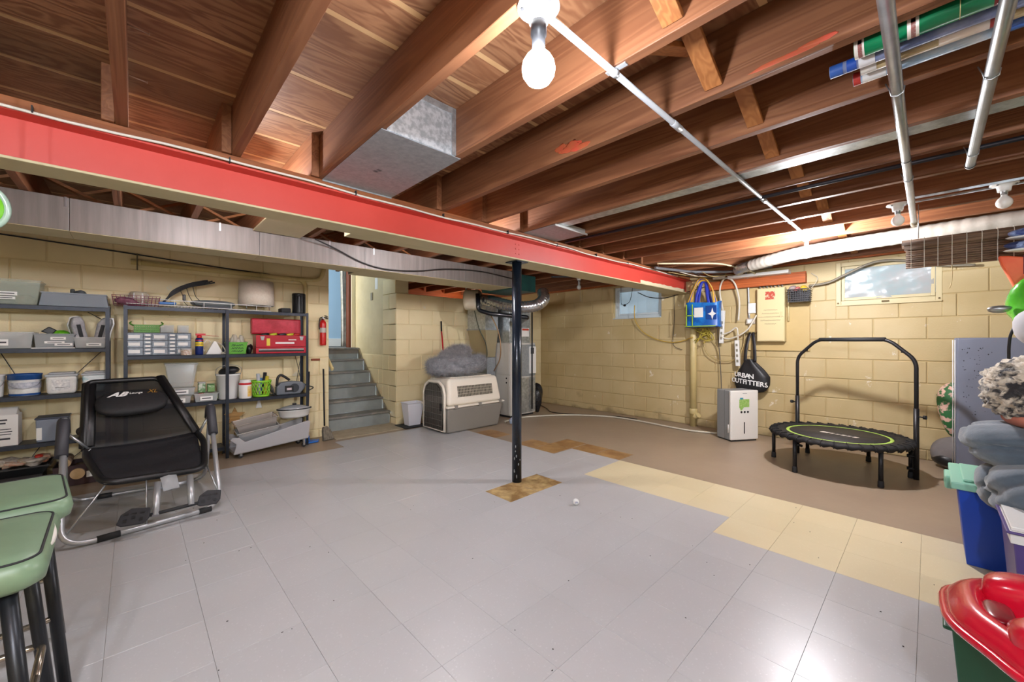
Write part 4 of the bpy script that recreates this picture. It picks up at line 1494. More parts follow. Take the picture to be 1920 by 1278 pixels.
cable('wall_cable', 'thin black cable running along block wall just under the grey duct', [(-1.2, 5.30, 2.115), (-.6, 5.30, 2.085), (0, 5.30, 2.05), (.6, 5.30, 2.01), (1.15, 5.30, 1.985)], .006, m_kcord)
# broom and dustpan by the shelf end
br = thing('broom', 'black long-handled broom standing at the end of shelving unit', 'broom', (1.69, 5.06, 0))
MB().cyl((.02, .1, .16), (.03, .17, .86), .010, n=10).build('handle', m_dark, br)
MB().prism([(-.03, .0), (.11, .0), (.08, .12), (.045, .17), (.0, .17), (-.015, .12)], -.02, .025, 'y').build('brush_head', M('broom_bristle', '#4f4a42', .9, col2='#8c8474', scale=40, stretch=(6, 6, .6)), br, bevel=.006, rot=(-.35, 0, .2))
du = thing('dustpan', 'bright blue dustpan with long black handle on floor beside broom', 'dustpan', (1.50, 5.04, 0))
MB().prism([(-.02, .0), (.10, .0), (.14, .09), (.02, .12), (-.05, .06)], .002, .02, 'z').build('pan', M('pan_blue', '#1f6cc4', .4), du, bevel=.004)
MB().box(-.03, .02, .05, .11, .02, .085).build('pan_back', M('pan_blue', '#1f6cc4'), du, bevel=.006)
MB().cyl((.0, .08, .07), (.04, .14, .84), .009, n=10).build('handle', m_dark, du)

# ================================================================== BIN, CRATE, BEDS
tag(MB().box(2.70, 3.06, 4.95, 5.27, .0005, .012).build('floor_mat', m_dark, None, bevel=.004), 'thin black rubber mat under the white waste bin', 'mat')
wbn = thing('waste_bin', 'small white plastic waste bin standing on black mat', 'bin', (2.90, 5.12, .0125))
MB().tray((-.09, .09, -.07, .07), (-.125, .125, -.1, .1), 0, .325, .003, .010).build('body', M('bin_white', '#e4e6f0', .4), wbn, bevel=.014, seg=3)
m_fur = M('grey_plush', '#7b7c80', .95, col2='#9c9ca1', scale=22, detail=6, sheen=.4, bump=.6, bscale=60)

cr = thing('pet_crate', 'large plastic pet carrier with cream top, grey base and wire door', 'pet carrier', (2.92, 4.263, 0))
m_cc = M('crate_cream', '#e9e1d2', .4)
m_cg = M('crate_grey', '#85817a', .45)
CW, CDp = .96, .62
lo = MB()
lo.frustum((.035, CW - .05, .04, CDp - .04), (.0, CW, .0, CDp), .0, .335)
lo.build('base_shell', m_cg, cr, bevel=.03, seg=4)
MB().box(-.012, CW + .015, -.014, CDp + .014, .335, .36).build('rim', m_cc, cr, bevel=.008)
up = MB().frustum((.02, CW - .01, .012, CDp - .012), (.06, CW - .05, .075, CDp - .075), .36, .715)
up.build('top_shell', m_cc, cr, bevel=.045, seg=5)
MB().box(.12, CW - .12, .12, CDp - .12, .713, .728).build('top_recess', m_cc, cr, bevel=.008)
# side vent on the y=0 face: leaning inward
vt = Matrix.Translation((0, .012, .36)) @ Matrix.Rotation(-.176, 4, 'X')
MB().box(.17, .80, -.004, .03, .095, .265, vt).build('vent_frame', m_cc, cr, bevel=.006)
MB().box(.185, .785, -.0055, .0, .108, .252, vt).build('vent_opening', M('vent_dark', '#4b463d', .7), cr)
for k in range(24):
    x = .197 + k * .0248
    MB().box(x, x + .006, -.009, -.005, .108, .252, vt).build('vent_bar', M('vent_wire', '#b3aa98', .4), cr)
for z in (.144, .18, .216):
    MB().box(.185, .785, -.0085, -.005, z, z + .006, vt).build('vent_bar', M('vent_wire', '#b3aa98'), cr)
for x in (.1, .5, .87):
    MB().box(x, x + .05, -.02, .0, .325, .372).build('latch', m_cg, cr, bevel=.004)
# wire door on the x=0 face
dr = MB().prism([(.09, .05), (CDp - .09, .05), (CDp - .09, .50), (CDp - .13, .60), (CDp - .22, .65), (.22, .65), (.13, .60), (.09, .50)], -.022, -.012, 'x').build('door', M('door_dark', '#3b3733', .7), cr)
dr.location.x = .0
fr = [(-.024, .09, .05), (-.024, CDp - .09, .05), (-.020, CDp - .09, .50), (-.016, CDp - .13, .60), (-.014, CDp - .22, .65), (-.014, .22, .65), (-.016, .13, .60), (-.020, .09, .50)]
MB().tube(fr, .009, 8, closed=True).build('door_frame', M('door_wire', '#8d8a83', .35, .7), dr)
wm = MB()
for k in range(15):
    y = .11 + k * (CDp - .22) / 14
    zt = .50 + .14 * math.sin(PI * (y - .09) / (CDp - .18)) ** .6
    wm.cyl((-.025, y, .05), (-.025, y, zt), .0026, n=5)
for k in range(7):
    z = .10 + k * .075
    wm.cyl((-.027, .09, z), (-.027, CDp - .09, z), .003, n=5)
wm.build('door_wires', M('door_wire', '#8d8a83'), dr)
MB().box(-.034, -.024, .10, .14, .30, .40).build('door_latch', m_dark, dr, bevel=.003)
arch = MB().tube([(-.008, p[1] + (.03 if p[1] > .3 else -.03), p[2] + (.02 if p[2] > .4 else -.01)) for p in fr], .018, 8, closed=True).build('door_surround', m_cc, cr)


def plush(name, label, c, ring_r, tube_r, sq, seed, mat, cat='pet bed', tilt=(0, 0, 0), fill=True, amp=.10):
    """donut bed: uneven furry ring with a sunken middle"""
    t = thing(name, label, cat, c)
    rnd = random.Random(seed)
    NU, NV = 90, 26
    wf = wobble(seed, .22, 4)

    def fn(u, v):
        a, b = 2 * PI * (u % 1), 2 * PI * (v % 1)
        d = Vector((math.cos(a), math.sin(a), math.sin(b)))
        rr = tube_r * wf(d) * (1 + amp * random.Random(int((u % 1) * 9000) * 131 + int((v % 1) * 900) + seed).uniform(-1, 1))
        R_ = ring_r + rr * math.cos(b)
        return Vector((R_ * math.cos(a) * sq[0], R_ * math.sin(a) * sq[1], rr * math.sin(b) * sq[2]))
    vs = [fn(i / NU, j / NV) for i in range(NU) for j in range(NV)]
    fs = [(i * NV + j, ((i + 1) % NU) * NV + j, ((i + 1) % NU) * NV + (j + 1) % NV, i * NV + (j + 1) % NV) for i in range(NU) for j in range(NV)]
    zlo = min(v.z for v in vs)
    o = MB().add(vs, fs, True, Matrix.Translation((0, 0, -zlo))).build('bolster', mat, t, rot=tilt)
    fur(o, 9000, .028, seed)
    if fill:
        MB().blob((0, 0, -zlo - tube_r * .25), ring_r * sq[0], ring_r * sq[1], tube_r * .55, 32, 10, wobble(seed + 1, .1, 6)).build('cushion', mat, t, rot=tilt)
    return t


plush('pet_bed', 'round grey plush donut pet bed lying on top of pet carrier', (3.30, 4.56, .75), .27, .105, (1.28, .72, .90), 5, m_fur, tilt=(0, -.05, 0))
b2 = plush('pet_bed', 'smaller folded grey plush pet bed piled behind the donut bed', (3.40, 4.76, .93), .17, .07, (1.15, .60, .9), 9, M('grey_plush_light', '#8d8a8c', .95, col2='#b3b0b1', scale=22, sheen=.4, bump=.6, bscale=60), tilt=(.15, -.30, .1))
rbm = thing('red_broom', 'broom with red handle and black grip leaning on wall behind pet carrier', 'broom', (3.52, 5.13, 0))
MB().cyl((0, 0, .10), (-.015, .155, 1.36), .0115, n=12).build('stick', M('handle_red', '#c0262c', .35), rbm)
MB().cyl((-.015, .156, 1.362), (-.017, .163, 1.52), .0125, n=12).build('grip', m_black, rbm)
MB().prism([(-.13, .0), (.13, .0), (.10, .10), (-.10, .10)], -.025, .025, 'y').build('brush_head', M('broom_bristle', '#4f4a42'), rbm, bevel=.006)
tag(MB().blob((4.00, 4.20, .045), .05, .05, .045, 14, 10, wobble(3, .35, 5)).build('paper_wad', M('paper_bluewhite', '#c9d2e0', .8, col2='#8fa3c4', scale=20), None), 'crumpled blue-white paper cup on floor against pet carrier', 'paper')

# ================================================================== FURNACE
fn_ = thing('furnace', 'grey-white upright furnace cabinet with galvanised plenum standing by the wall', 'furnace', (4.28, 4.53, 0))
m_fw = M('furnace_white', '#cfcdc7', .45)
m_fg = M('furnace_grey', '#9d9b97', .45, .2)
MB().box(0, .56, 0, .62, .03, 1.18).build('cabinet', m_fw, fn_, bevel=.006)
MB().box(.02, .54, .02, .60, 0, .03).build('plinth', m_dark, fn_)
MB().box(.16, .56, -.012, -.001, .05, .62).build('lower_panel', m_galv, fn_, bevel=.003)
MB().box(.16, .56, -.012, -.001, .64, 1.15).build('upper_panel', m_galv_d, fn_, bevel=.003)
MB().box(-.012, -.001, .02, .30, .05, .66).build('side_panel', m_fw, fn_, bevel=.003)
MB().box(-.012, -.001, .02, .30, .68, 1.16).build('side_panel', m_fw, fn_, bevel=.003)
for z in (.55, .62):
    MB().cyl((-.015, .08, z), (-.011, .08, z), .014, n=10).build('screw', m_dark, fn_)
MB().box(.02, .5, .04, .55, 1.18, 1.80).build('plenum', m_galv, fn_, bevel=.004)
MB().box(.25, .42, -.002, .002 + .04, 1.28, 1.42).build('notice', m_white, fn_)
MB().box(.26, .41, -.0035, -.001, 1.38, 1.41).build('notice_band', M('notice_red', '#c0452f', .5), fn_)
MB().box(.40, .56, -.03, -.013, .68, 1.12).build('flue_cover', m_white, fn_, bevel=.004)
MB().box(.43, .50, -.034, -.03, 1.0, 1.1).build('plate', m_dark, fn_)
MB().cyl((.45, -.04, .1), (.45, -.04, 1.75), .012, n=10).build('gas_line', M('gas_pipe_black', '#26282c', .45, .4), fn_)
MB().cyl((.1, -.03, .42), (.1, -.03, 1.3), .011, n=10).cyl((.1, -.03, .75), (.1, -.07, .75), .02, n=10).build('gas_valve_pipe', M('brass_pipe', '#8a6a42', .4, .6), fn_)
rd = thing('return_duct', 'galvanised return-air box with tapered lower half beside furnace', 'duct', (3.98, 4.74, 0))
MB().box(.0, .26, .04, .50, 1.40, 1.80).build('upper_box', m_galv, rd, bevel=.003)
MB().frustum((.10, .27, .12, .50), (.0, .27, .04, .50), .95, 1.385).build('taper', M('duct_tan', '#a89c7c', .45, .3), rd, bevel=.003)
MB().box(.10, .27, .12, .50, 0, .945).build('lower_box', m_galv_d, rd, bevel=.003)
MB().box(-.008, .27, .03, .51, 1.383, 1.402).build('joint_flange', m_galv_d, rd)
dm = thing('drum_humidifier', 'cream cylindrical drum unit hanging under the ducts above furnace', 'drum', (3.62, 4.83, 1.83))
Md = Matrix.Rotation(math.atan2(-.15, .158), 4, 'Z') @ Matrix.Rotation(PI / 2, 4, 'Y')
MB().lathe([(.0, -.02), (.10, -.02), (.145, .0), (.155, .03), (.155, .20), (.15, .21)], 32, Md).build('drum', M('drum_cream', '#d9d0b8', .4), dm)
MB().lathe([(.15, .21), (.13, .24), (.06, .27), (.0, .28)], 28, Md, caps=False).build('metal_end', m_steel, dm)
MB().box(-.045, .005, -.004, .004, -.006, .006).build('drum_mark', m_dark, dm, loc=(-.015, -.125, .065), rot=(-.5, 0, -.75))
MB().cyl((.02, .0, .10), (.02, .0, .30), .012, n=8).build('hanger', m_steel, dm)
tp = thing('supply_plenum', 'dark teal sheet-metal box joining grey duct above the furnace', 'duct', (3.63, 3.85, 1.90))
MB().box(0, .50, 0, .60, .0, .222).build('plenum_box', M('teal_metal', '#2f6a68', .4, .3, col2='#24504f', scale=5), tp, bevel=.006)
fl = thing('flexible_duct', 'shiny silver corrugated flexible duct bending up past dark post', 'duct', (0, 0, 0))
pth = smoothpath([(3.775, 4.63, 1.83), (3.77, 4.40, 1.79), (3.82, 4.12, 1.715), (3.90, 3.90, 1.68), (4.02, 3.74, 1.70), (4.13, 3.70, 1.79), (4.20, 3.78, 1.90)], 16)
MB().tube(pth, [.082 + .0035 * math.sin(i * 2.1) for i in range(len(pth))], 20).build('foil_hose', M('bright_foil', '#c4c5c6', .22, .9, col2='#a3a4a6', scale=18), fl)
bp_ = thing('vent_pipe', 'black plastic pipe elbow running below the silver flexible duct', 'pipe', (0, 0, 0))
MB().tube(fillet([(3.63, 4.54, 1.90), (3.635, 4.53, 1.66), (3.74, 4.36, 1.60), (4.1, 3.98, 1.55), (4.45, 4.5, 1.5)], .05, 5), .032, 14).build('pipe', M('abs_black', '#15191f', .25, coat=.3), bp_)
cable('furnace_wire', 'thin dark wires hanging from drum unit behind the pet carrier', [(3.70, 4.70, 1.66), (3.72, 4.62, 1.4), (3.80, 4.55, 1.15), (3.83, 4.6, .9), (3.82, 4.95, .6)], .008, M('wire_green', '#3d4438', .5))
cable('furnace_wire', 'copper coloured flexible line looping in front of return-air box', [(3.83, 4.5, 1.62), (3.93, 4.45, 1.4), (3.95, 4.40, 1.2), (3.96, 4.42, .95), (4.0, 4.6, .75)], .009, M('copper_line', '#9a7a58', .4, .4))
tag(MB().cyl((5.05, 4.9, .0), (5.0, 4.85, 1.25), .014, n=8).build('insulated_line', M('tan_wrap', '#6f5b3a', .8), None), 'brown wrapped upright line beside the furnace', 'pipe')
bg = tag(MB().blob((4.99, 4.62, .24), .10, .10, .24, 24, 16, wobble(12, .18, 5)).build('black_bag', M('bag_black_shiny', '#121315', .25, col2='#26282c', scale=8, bump=.5, bscale=10), None), 'bunched black plastic bag standing on floor beside furnace', 'bag')
# dark pipes overhead beyond the beam
for k, (pts, r) in enumerate((([(4.2, 3.62, 2.10), (4.5, 3.3, 2.10), (4.9, 3.0, 2.10), (5.5, 2.75, 2.10)], .012),)):
    cable('overhead_pipe', ('thin dark pipe crossing under joists beyond the red beam', 'thicker dark pipe rising from flexible duct to the joists')[k], pts, r, M('dark_pipe', '#3a3e45', .4, .3), 10, 'pipe')
cable('duct_cable', 'black cable drooping across face of the grey duct', [(1.15, 3.70, 2.10), (1.35, 3.775, 2.06), (1.6, 3.785, 1.97), (1.85, 3.785, 1.935), (2.2, 3.785, 1.96), (2.6, 3.78, 2.03), (3.1, 3.785, 2.06), (3.6, 3.78, 2.03)], .007, m_kcord, 10)
# specks of dirt on the tiles
rnd = random.Random(77)
spk = MB()
for k in range(70):
    d_ = 1.0 + 2.4 * rnd.random()
    l_ = rnd.uniform(-.9, 1.1) * d_
    x_, y_ = d_ * .6896 + l_ * .7242, d_ * .7242 - l_ * .6896
    if x_ < 3.5 and y_ < 4.2:
        spk.blob((x_, y_, .0012), .002 + .003 * rnd.random(), .002 + .002 * rnd.random(), .0012, 6, 4)
tag(spk.build('floor_specks', M('speck_dark', '#3d3833', .9), None), 'tiny dark specks of dirt scattered over the floor tiles', 'dirt', kind='stuff')
# golf ball and its like
bl_ = thing('ball', 'small white ball with blue print lying on grey floor tiles', 'ball', (2.366, 1.80, 0))
MB().blob((0, 0, .023), .023, .023, .023, 24, 16).build('shell', m_white, bl_)
text('ball_print', 'IM', .02, M('print_blue', '#27479c', .5), bl_, (-.0155, -.0165, .026), (PI / 2, 0, -.8), ext=.0006)

# ================================================================== SHELVING
m_rack = M('rack_blueblack', '#1f2530', .4, .3, col2='#272e3a', scale=14)
YF, YK = 5.0, 5.235       # front and back of the shelf boards


def angle_post(mb, x, y, sx, sy, h, w=.025, t=.003):
    mb.box(min(x, x + sx * w), max(x, x + sx * w), y - t / 2, y + t / 2, 0, h)
    mb.box(x - t / 2, x + t / 2, min(y, y + sy * w), max(y, y + sy * w), 0, h)


def rack(label, xs, zs, top):
    t = thing('shelving_unit', label, 'shelving', (0, 0, 0))
    for x in xs:
        for (y, sy) in ((YF, 1), (YK, -1)):
            sx = -1 if x == xs[-1] else 1
            mb = MB()
            angle_post(mb, x, y, sx, sy, top)
            mb.build('post', m_rack, t)
    for z in zs:
        for a, b in zip(xs[:-1], xs[1:]):
            MB().box(a + .004, b - .004, YF + .002, YK - .002, z - .010, z).box(a + .004, b - .004, YF - .002, YF + .002, z - .034, z).build('shelf', m_rack, t, bevel=.0015, seg=1)
    return t


ZA = [1.50, 1.148, .765, .378]
ra = rack('dark metal shelving unit holding paint tubs and clear bins', [-1.75, -.95, -.155], ZA, 1.52)
for (xa, za, xb_, zb) in ((-.80, 1.14, -.66, .80), (-.46, .80, -.21, 1.12), (-.55, .02, -.2, .36), (-.75, .0, -.55, .36), (-.3, 1.47, -.17, 1.38)):
    d = Vector((xb_ - xa, 0, zb - za)).normalized()
    MB().tube([(xa, YK + .012, za), (xb_, YK + .012, zb)], .012, 4, flat=(.25, 1)).build('brace', m_rack, ra)
ZB_ = [1.53, 1.072, .60]
rb = rack('dark metal shelving unit holding red toolbox and lamp shade', [-.065, .69, 1.478], ZB_, 1.535)
MB().box(-.06, .68, YF + .002, YK - .002, .11, .12).box(-.06, .68, YF - .002, YF + .002, .086, .12).build('shelf', m_rack, rb)
for (xa, za, xb_, zb) in ((1.47, 1.05, 1.40, .62), (1.40, 1.06, 1.47, .72)):
    MB().tube([(xa, YK + .012, za), (xb_, YK + .012, zb)], .010, 4, flat=(.25, 1)).build('brace', m_rack, rb)

m_clear = M('clear_plastic', '#cfd4d2', .12, alpha=.30, spec=.7)
m_clear2 = M('cloudy_plastic', '#cdd1d0', .25, alpha=.40)
m_smoke = M('smoky_plastic', '#8d9298', .25, alpha=.75)
m_label = M('paper_label', '#ecebe7', .7)
m_ink = M('ink_dark', '#3a3a40', .7)


def bin_(label, x, y, z, w, d, h, mat, flare=.01, name='storage_bin', lid=None, contents=(), tags=(), group=None, lip=.006):
    t = thing(name, label, 'bin', (x, y, z), 0, group)
    MB().tray((-w / 2 + flare, w / 2 - flare, -d / 2 + flare, d / 2 - flare), (-w / 2, w / 2, -d / 2, d / 2), .0005, h, .002, lip).build('body', mat, t, bevel=.004)
    if lid:
        MB().box(-w / 2 - .006, w / 2 + .006, -d / 2 - .006, d / 2 + .006, h, h + .012).build('lid', lid, t, bevel=.004)
    for (bx, by, bz, rx_, ry_, rz_, cc) in contents:
        MB().blob((bx, by, bz), rx_, ry_, rz_, 14, 8, wobble(int(bx * 997) + int(bz * 331), .3, 4)).build('content', M('stuff_' + cc, '#' + cc, .6, col2='#' + ''.join('%02x' % max(0, int(cc[i:i + 2], 16) - 45) for i in (0, 2, 4)), scale=25), t)
    for (tx, tz, tw, th) in tags:
        lb = MB().box(tx - tw / 2, tx + tw / 2, -d / 2 - .0022, -d / 2 - .0008, tz - th / 2, tz + th / 2).build('label', m_label, t)
        MB().box(tx - tw * .36, tx + tw * .36, -d / 2 - .003, -d / 2 - .0021, tz - th * .12, tz + th * .12).build('ink_line', m_ink, lb)
    return t


ym = 5.115
# --- unit A, top board
bin_('large clear tote with white labels on top of paint-tub shelving', -.70, ym, 1.501, .30, .225, .20, M('tote_greenish', '#b5bfb0', .2, alpha=.38), .02, contents=[(-.05, 0, .05, .08, .07, .05, '6f8296'), (.05, 0, .045, .06, .07, .045, 'a6a48c')], tags=[(-.02, .085, .10, .03), (-.03, .05, .10, .022)])
bin_('shallow grey tray bin with hardware next to the large clear tote', -.36, ym, 1.501, .37, .225, .115, M('tray_grey', '#8b949d', .35, alpha=.75), -.015, contents=[(-.08, 0, .06, .08, .08, .05, 'b9bfc4'), (.06, 0, .05, .1, .08, .05, '8e959b'), (.02, 0, .10, .05, .05, .05, '5e6468')])
tag(MB().box(-.40, -.37, ym + .02, ym + .05, 1.53, 1.665).build('dark_brush', M('brush_dark', '#4a4d4c', .6), None, bevel=.014, seg=3), 'dark rounded brush end sticking up from grey tray', 'brush')
# pink wire basket
pb = thing('wire_basket', 'pinkish wire basket spanning the gap between the shelving units', 'basket', (.02, 5.10, 1.532))
m_pink = M('wire_pink', '#8f4a62', .4, .3)
wm = MB()
for k in range(5):
    z = .004 + k * .022
    g_ = .0 + .012 * k / 4
    wm.tube([(-.15 - g_, -.09 - g_, z), (.15 + g_, -.09 - g_, z), (.15 + g_, .09 + g_, z), (-.15 - g_, .09 + g_, z)], .0022, 5, closed=True)
for k in range(13):
    x = -.15 + k * .025
    wm.cyl((x, -.09, .004), (x * 1.08, -.102, .092), .0018, n=5)
    wm.cyl((x, .09, .004), (x * 1.08, .102, .092), .0018, n=5)
    wm.cyl((x, -.09, .004), (x, .09, .004), .0018, n=5)
for k in range(7):
    y = -.09 + k * .03
    wm.cyl((-.15, y, .004), (-.162, y * 1.1, .092), .0018, n=5)
    wm.cyl((.15, y, .004), (.162, y * 1.1, .092), .0018, n=5)
wm.build('wire_mesh', m_pink, pb)
MB().blob((-.05, 0, .04), .08, .06, .034, 14, 8, wobble(4, .3)).build('content', M('stuff_pink', '#7c4a5c', .7, col2='#a07484', scale=20), pb)
mg = thing('striped_jar', 'beige and white striped ceramic jar standing in the pinkish basket', 'jar', (.035, 5.17, 1.545))
prof = [(.0, .0), (.05, .0), (.066, .02), (.071, .07), (.066, .115), (.055, .128), (.0, .13)]
MB().lathe(prof, 28).build('jar', M('jar_beige', '#b8ad98', .35), mg)
for k in range(7):
    a = 2 * PI * k / 7 - .3
    MB().tube([(.051 * math.cos(a), .051 * math.sin(a), .003), (.0675 * math.cos(a), .0675 * math.sin(a), .02), (.0725 * math.cos(a), .0725 * math.sin(a), .07), (.0675 * math.cos(a), .0675 * math.sin(a), .114)], .007, 6, flat=(.2, 1)).build('white_stripe', m_white, mg)

# --- unit A, second board
bin_('clear bin with white bottles and blue box on paint-tub shelving', -.69, ym, 1.149, .20, .22, .135, m_clear2, .012, contents=[(-.03, 0, .04, .05, .06, .035, '5a7ba4'), (.05, -.05, .06, .04, .04, .05, 'd8d7d0')], tags=[(-.06, .05, .07, .05)])
bin_('grey bin with white labels holding black and lime goggles', -.475, ym, 1.157, .225, .22, .115, M('bin_greyclear', '#9a9fa1', .3, alpha=.7), .008, contents=[(.02, 0, .11, .06, .05, .035, '7ed32c')], tags=[(.02, .075, .085, .022), (-.0, .042, .11, .018), (.05, .025, .10, .022)])
tag(MB().box(-.60, -.36, ym - .12, ym + .1, 1.1485, 1.156).build('white_tray', m_white, None, bevel=.002), 'thin white board under the grey labelled bin', 'board')
gg = tag(MB().prism([(-.56, 1.29), (-.515, 1.33), (-.47, 1.30), (-.50, 1.26)], ym - .03, ym + .02, 'y').build('black_case', m_black, None, bevel=.006), 'small black case lying on goggles in grey labelled bin', 'case')
bz = bin_('clear bin holding a pair of upright grey sneakers', -.27, ym, 1.149, .20, .22, .095, m_clear2, .012, tags=[(.02, .03, .09, .022)])
for k, (xx, rz) in enumerate(((-.325, .3), (-.225, -.2))):
    sh = thing('sneaker', ('grey and white sneaker leaning left, heel up in clear bin', 'grey and white sneaker leaning right, heel up in clear bin')[k], 'shoe', (xx, ym, 1.155))
    Ms = Matrix.Rotation((-.18, .2)[k], 4, 'Y') @ Matrix.Rotation(PI / 2, 4, 'X') @ Matrix.Identity(4)
    pr = [(-.035, .0), (.035, .0), (.045, .06), (.040, .14), (.045, .22), (.03, .27), (-.02, .265), (-.045, .2), (-.04, .08)]
    MB().prism(pr, -.045, .035, 'y').build('upper', M('shoe_grey', '#8a8a8e', .6, col2='#b6b5b6', scale=14), sh, bevel=.016, seg=3, rot=(0, (-.18, .2)[k], rz))
    MB().prism([(p[0] * 1.08, p[1] * 1.02) for p in pr], .035, .052, 'y').build('sole', m_white, sh, bevel=.006, rot=(0, (-.18, .2)[k], rz))
    MB().box(-.012, .012, -.052, -.044, .09, .2).build('laces', m_dark, sh, rot=(0, (-.18, .2)[k], rz))


# --- unit A, third board: paint tubs
def tub(label, x, r, h, body, lid, lidm, tall=.03, square=False, group=None):
    t = thing('paint_tub', label, 'tub', (x, ym, .7655), 0, group)
    if square:
        MB().frustum((-r * .92, r * .92, -r * .92, r * .92), (-r, r, -r, r), 0, h).build('body', body, t, bevel=.02, seg=3)
        MB().box(-r - .006, r + .006, -r - .006, r + .006, h - .004, h + tall * .5).box(-r * .85, r * .85, -r * .85, r * .85, h + tall * .5, h + tall).build('lid', lidm, t, bevel=.008)
    else:
        MB().lathe([(.0, 0), (r * .92, 0), (r * .94, .006), (r, h), (0, h)], 32).build('body', body, t)
        MB().lathe([(r + .001, h - .035), (r + .005, h - .034), (r + .005, h), (r + .008, h + .002), (r + .008, h + .012), (r - .004, h + .012), (r - .006, h + .004), (0, h + .004)], 32).build('lid', lidm, t)
    MB().tube(smoothpath([(-r - .004, -.01, h * .75), (-r * .8, -r * .75, h * .5), (0, -r - .008, h * .36), (r * .8, -r * .75, h * .5), (r + .004, -.01, h * .75)], 6), .002, 6).build('bail_handle', m_steel, t)
    return t


m_tubw = M('tub_white', '#dfe0dc', .45, col2='#cfd0cd', scale=30)
t_ = tub('white paint tub without coloured lid next to the blue lidded tub', -.835, .085, .165, m_tubw, None, m_white)
t_ = tub('white paint tub with blue lid and teal side', -.645, .087, .165, m_tubw, None, M('lid_blue', '#24518f', .35))
MB().lathe([(.0835, .003), (.086, .02)], 32, caps=False).build('base_band', M('lid_blue', '#24518f'), t_)
MB().lathe([(.0868, .06), (.0876, .11)], 32, caps=False).build('printed_lines', M('print_grey', '#c9cbd2', .5, col2='#9aa0b0', scale=60), t_)
t_ = tub('square white paint tub with pale grey lid and printed label', -.44, .088, .15, m_tubw, None, M('lid_grey', '#b4b8bb', .4), square=True)
MB().box(-.055, .05, -.0895, -.0875, .03, .12).build('printed_label', M('label_print', '#e9e9e6', .6, col2='#b5b8ba', scale=55), t_)
t_ = tub('square white paint tub with teal swirl beside the shelf post', -.245, .078, .15, M('tub_teal', '#d8e0e0', .45, col2='#7fb4bd', scale=7, lo=.5, hi=.6), None, M('lid_grey', '#b4b8bb'), square=True)

# --- unit A, fourth board
ct = thing('white_carton', 'white cardboard carton with black printing on shelf below paint tubs', 'carton', (-.755, ym, .3785))
MB().box(-.085, .085, -.08, .08, 0, .245).prism([(-.08, .245), (.08, .245), (0, .30)], -.07, .075, 'x').build('carton', M('carton_white', '#e4e3df', .6), ct, bevel=.003)
for k, (zz, ww, hh) in enumerate(((.20, .06, .012), (.175, .045, .012), (.13, .10, .006), (.11, .11, .006), (.09, .10, .006), (.05, .09, .014))):
    MB().box(.0 - ww / 2, ww / 2, -.0815, -.080, zz, zz + hh).build('print_line', m_ink, ct)
cb_ = thing('grey_box', 'grey-blue storage box with small tag on shelf below paint tubs', 'box', (-.49, ym, .3785))
MB().frustum((-.085, .085, -.09, .09), (-.09, .09, -.095, .095), 0, .185).build('body', M('box_greyblue', '#7c8594', .5), cb_, bevel=.008)
MB().box(-.095, .095, -.1, .1, .185, .2).build('lid', M('box_dark', '#3c4250', .5), cb_, bevel=.005)
MB().box(-.085, -.055, -.0965, -.093, .02, .12).build('tag', m_label, cb_)
tag(MB().blob((-.30, ym, .425), .06, .06, .046, 16, 10, wobble(6, .25)).build('cloth_bundle', M('bundle_dark', '#3a3634', .8, col2='#6d6258', scale=15), None), 'dark bundle on shelf behind the black lounge chair', 'bundle')
# --- below unit A, on the floor
mg2 = thing('magazine_heap', 'heap of crumpled wrapping and magazines in black tray on floor', 'heap', (-.735, 5.08, .0))
MB().tray((-.2, .2, -.13, .13), (-.24, .24, -.15, .15), .14, .21, .004, .006).build('tray', m_black, mg2)
MB().box(-.2, .2, -.12, .12, .0, .14).build('crate_base', M('crate_dark', '#2a2524', .7), mg2, bevel=.006)
rnd = random.Random(15)
for k in range(9):
    MB().blob((-.18 + .045 * k, rnd.uniform(-.06, .02), .225 + rnd.uniform(0, .02)), .06, .07, .028, 14, 8, wobble(40 + k, .4, 5)).build('crumpled_sheet', M('sheet_%d' % (k % 3), ['#c8b89e', '#8f857a', '#b5673f'][k % 3], .7, col2=['#5a4f46', '#d8cfc0', '#cfc2ae'][k % 3], scale=16), mg2)
MB().blob((.17, -.02, .26), .025, .03, .02, 12, 8).build('red_ball', M('toy_red', '#b32d22', .4), mg2)
bin_('open teal plastic tray on floor under paint-tub shelving', -.70, 4.90, .0, .32, .16, .115, M('tray_teal', '#17908f', .35), .015)
lg = thing('box_of_logs', 'dark box with two round birch logs and paper beside shelf post', 'box', (-.34, 5.06, .0))
MB().tray((-.13, .14, -.12, .12), (-.14, .15, -.13, .13), .0, .17, .006).build('box', M('box_maroon', '#3a2427', .6), lg)
for (x, z, r) in ((-.07, .20, .035), (.0, .10, .045)):
    l_ = MB().cyl((x, -.15, z), (x, .10, z), r, n=20).build('log', M('bark', '#6b5444', .8, col2='#8f7b68', scale=20), lg)
    MB().cyl((x, -.152, z), (x, -.1495, z), r * .97, n=20).build('cut_face', M('cut_wood', '#cdaf83', .7, col2='#b8966a', scale=18), l_)
MB().box(.05, .14, -.145, -.135, .03, .16).build('paper', m_white, lg, rot=(-.2, 0, 0))

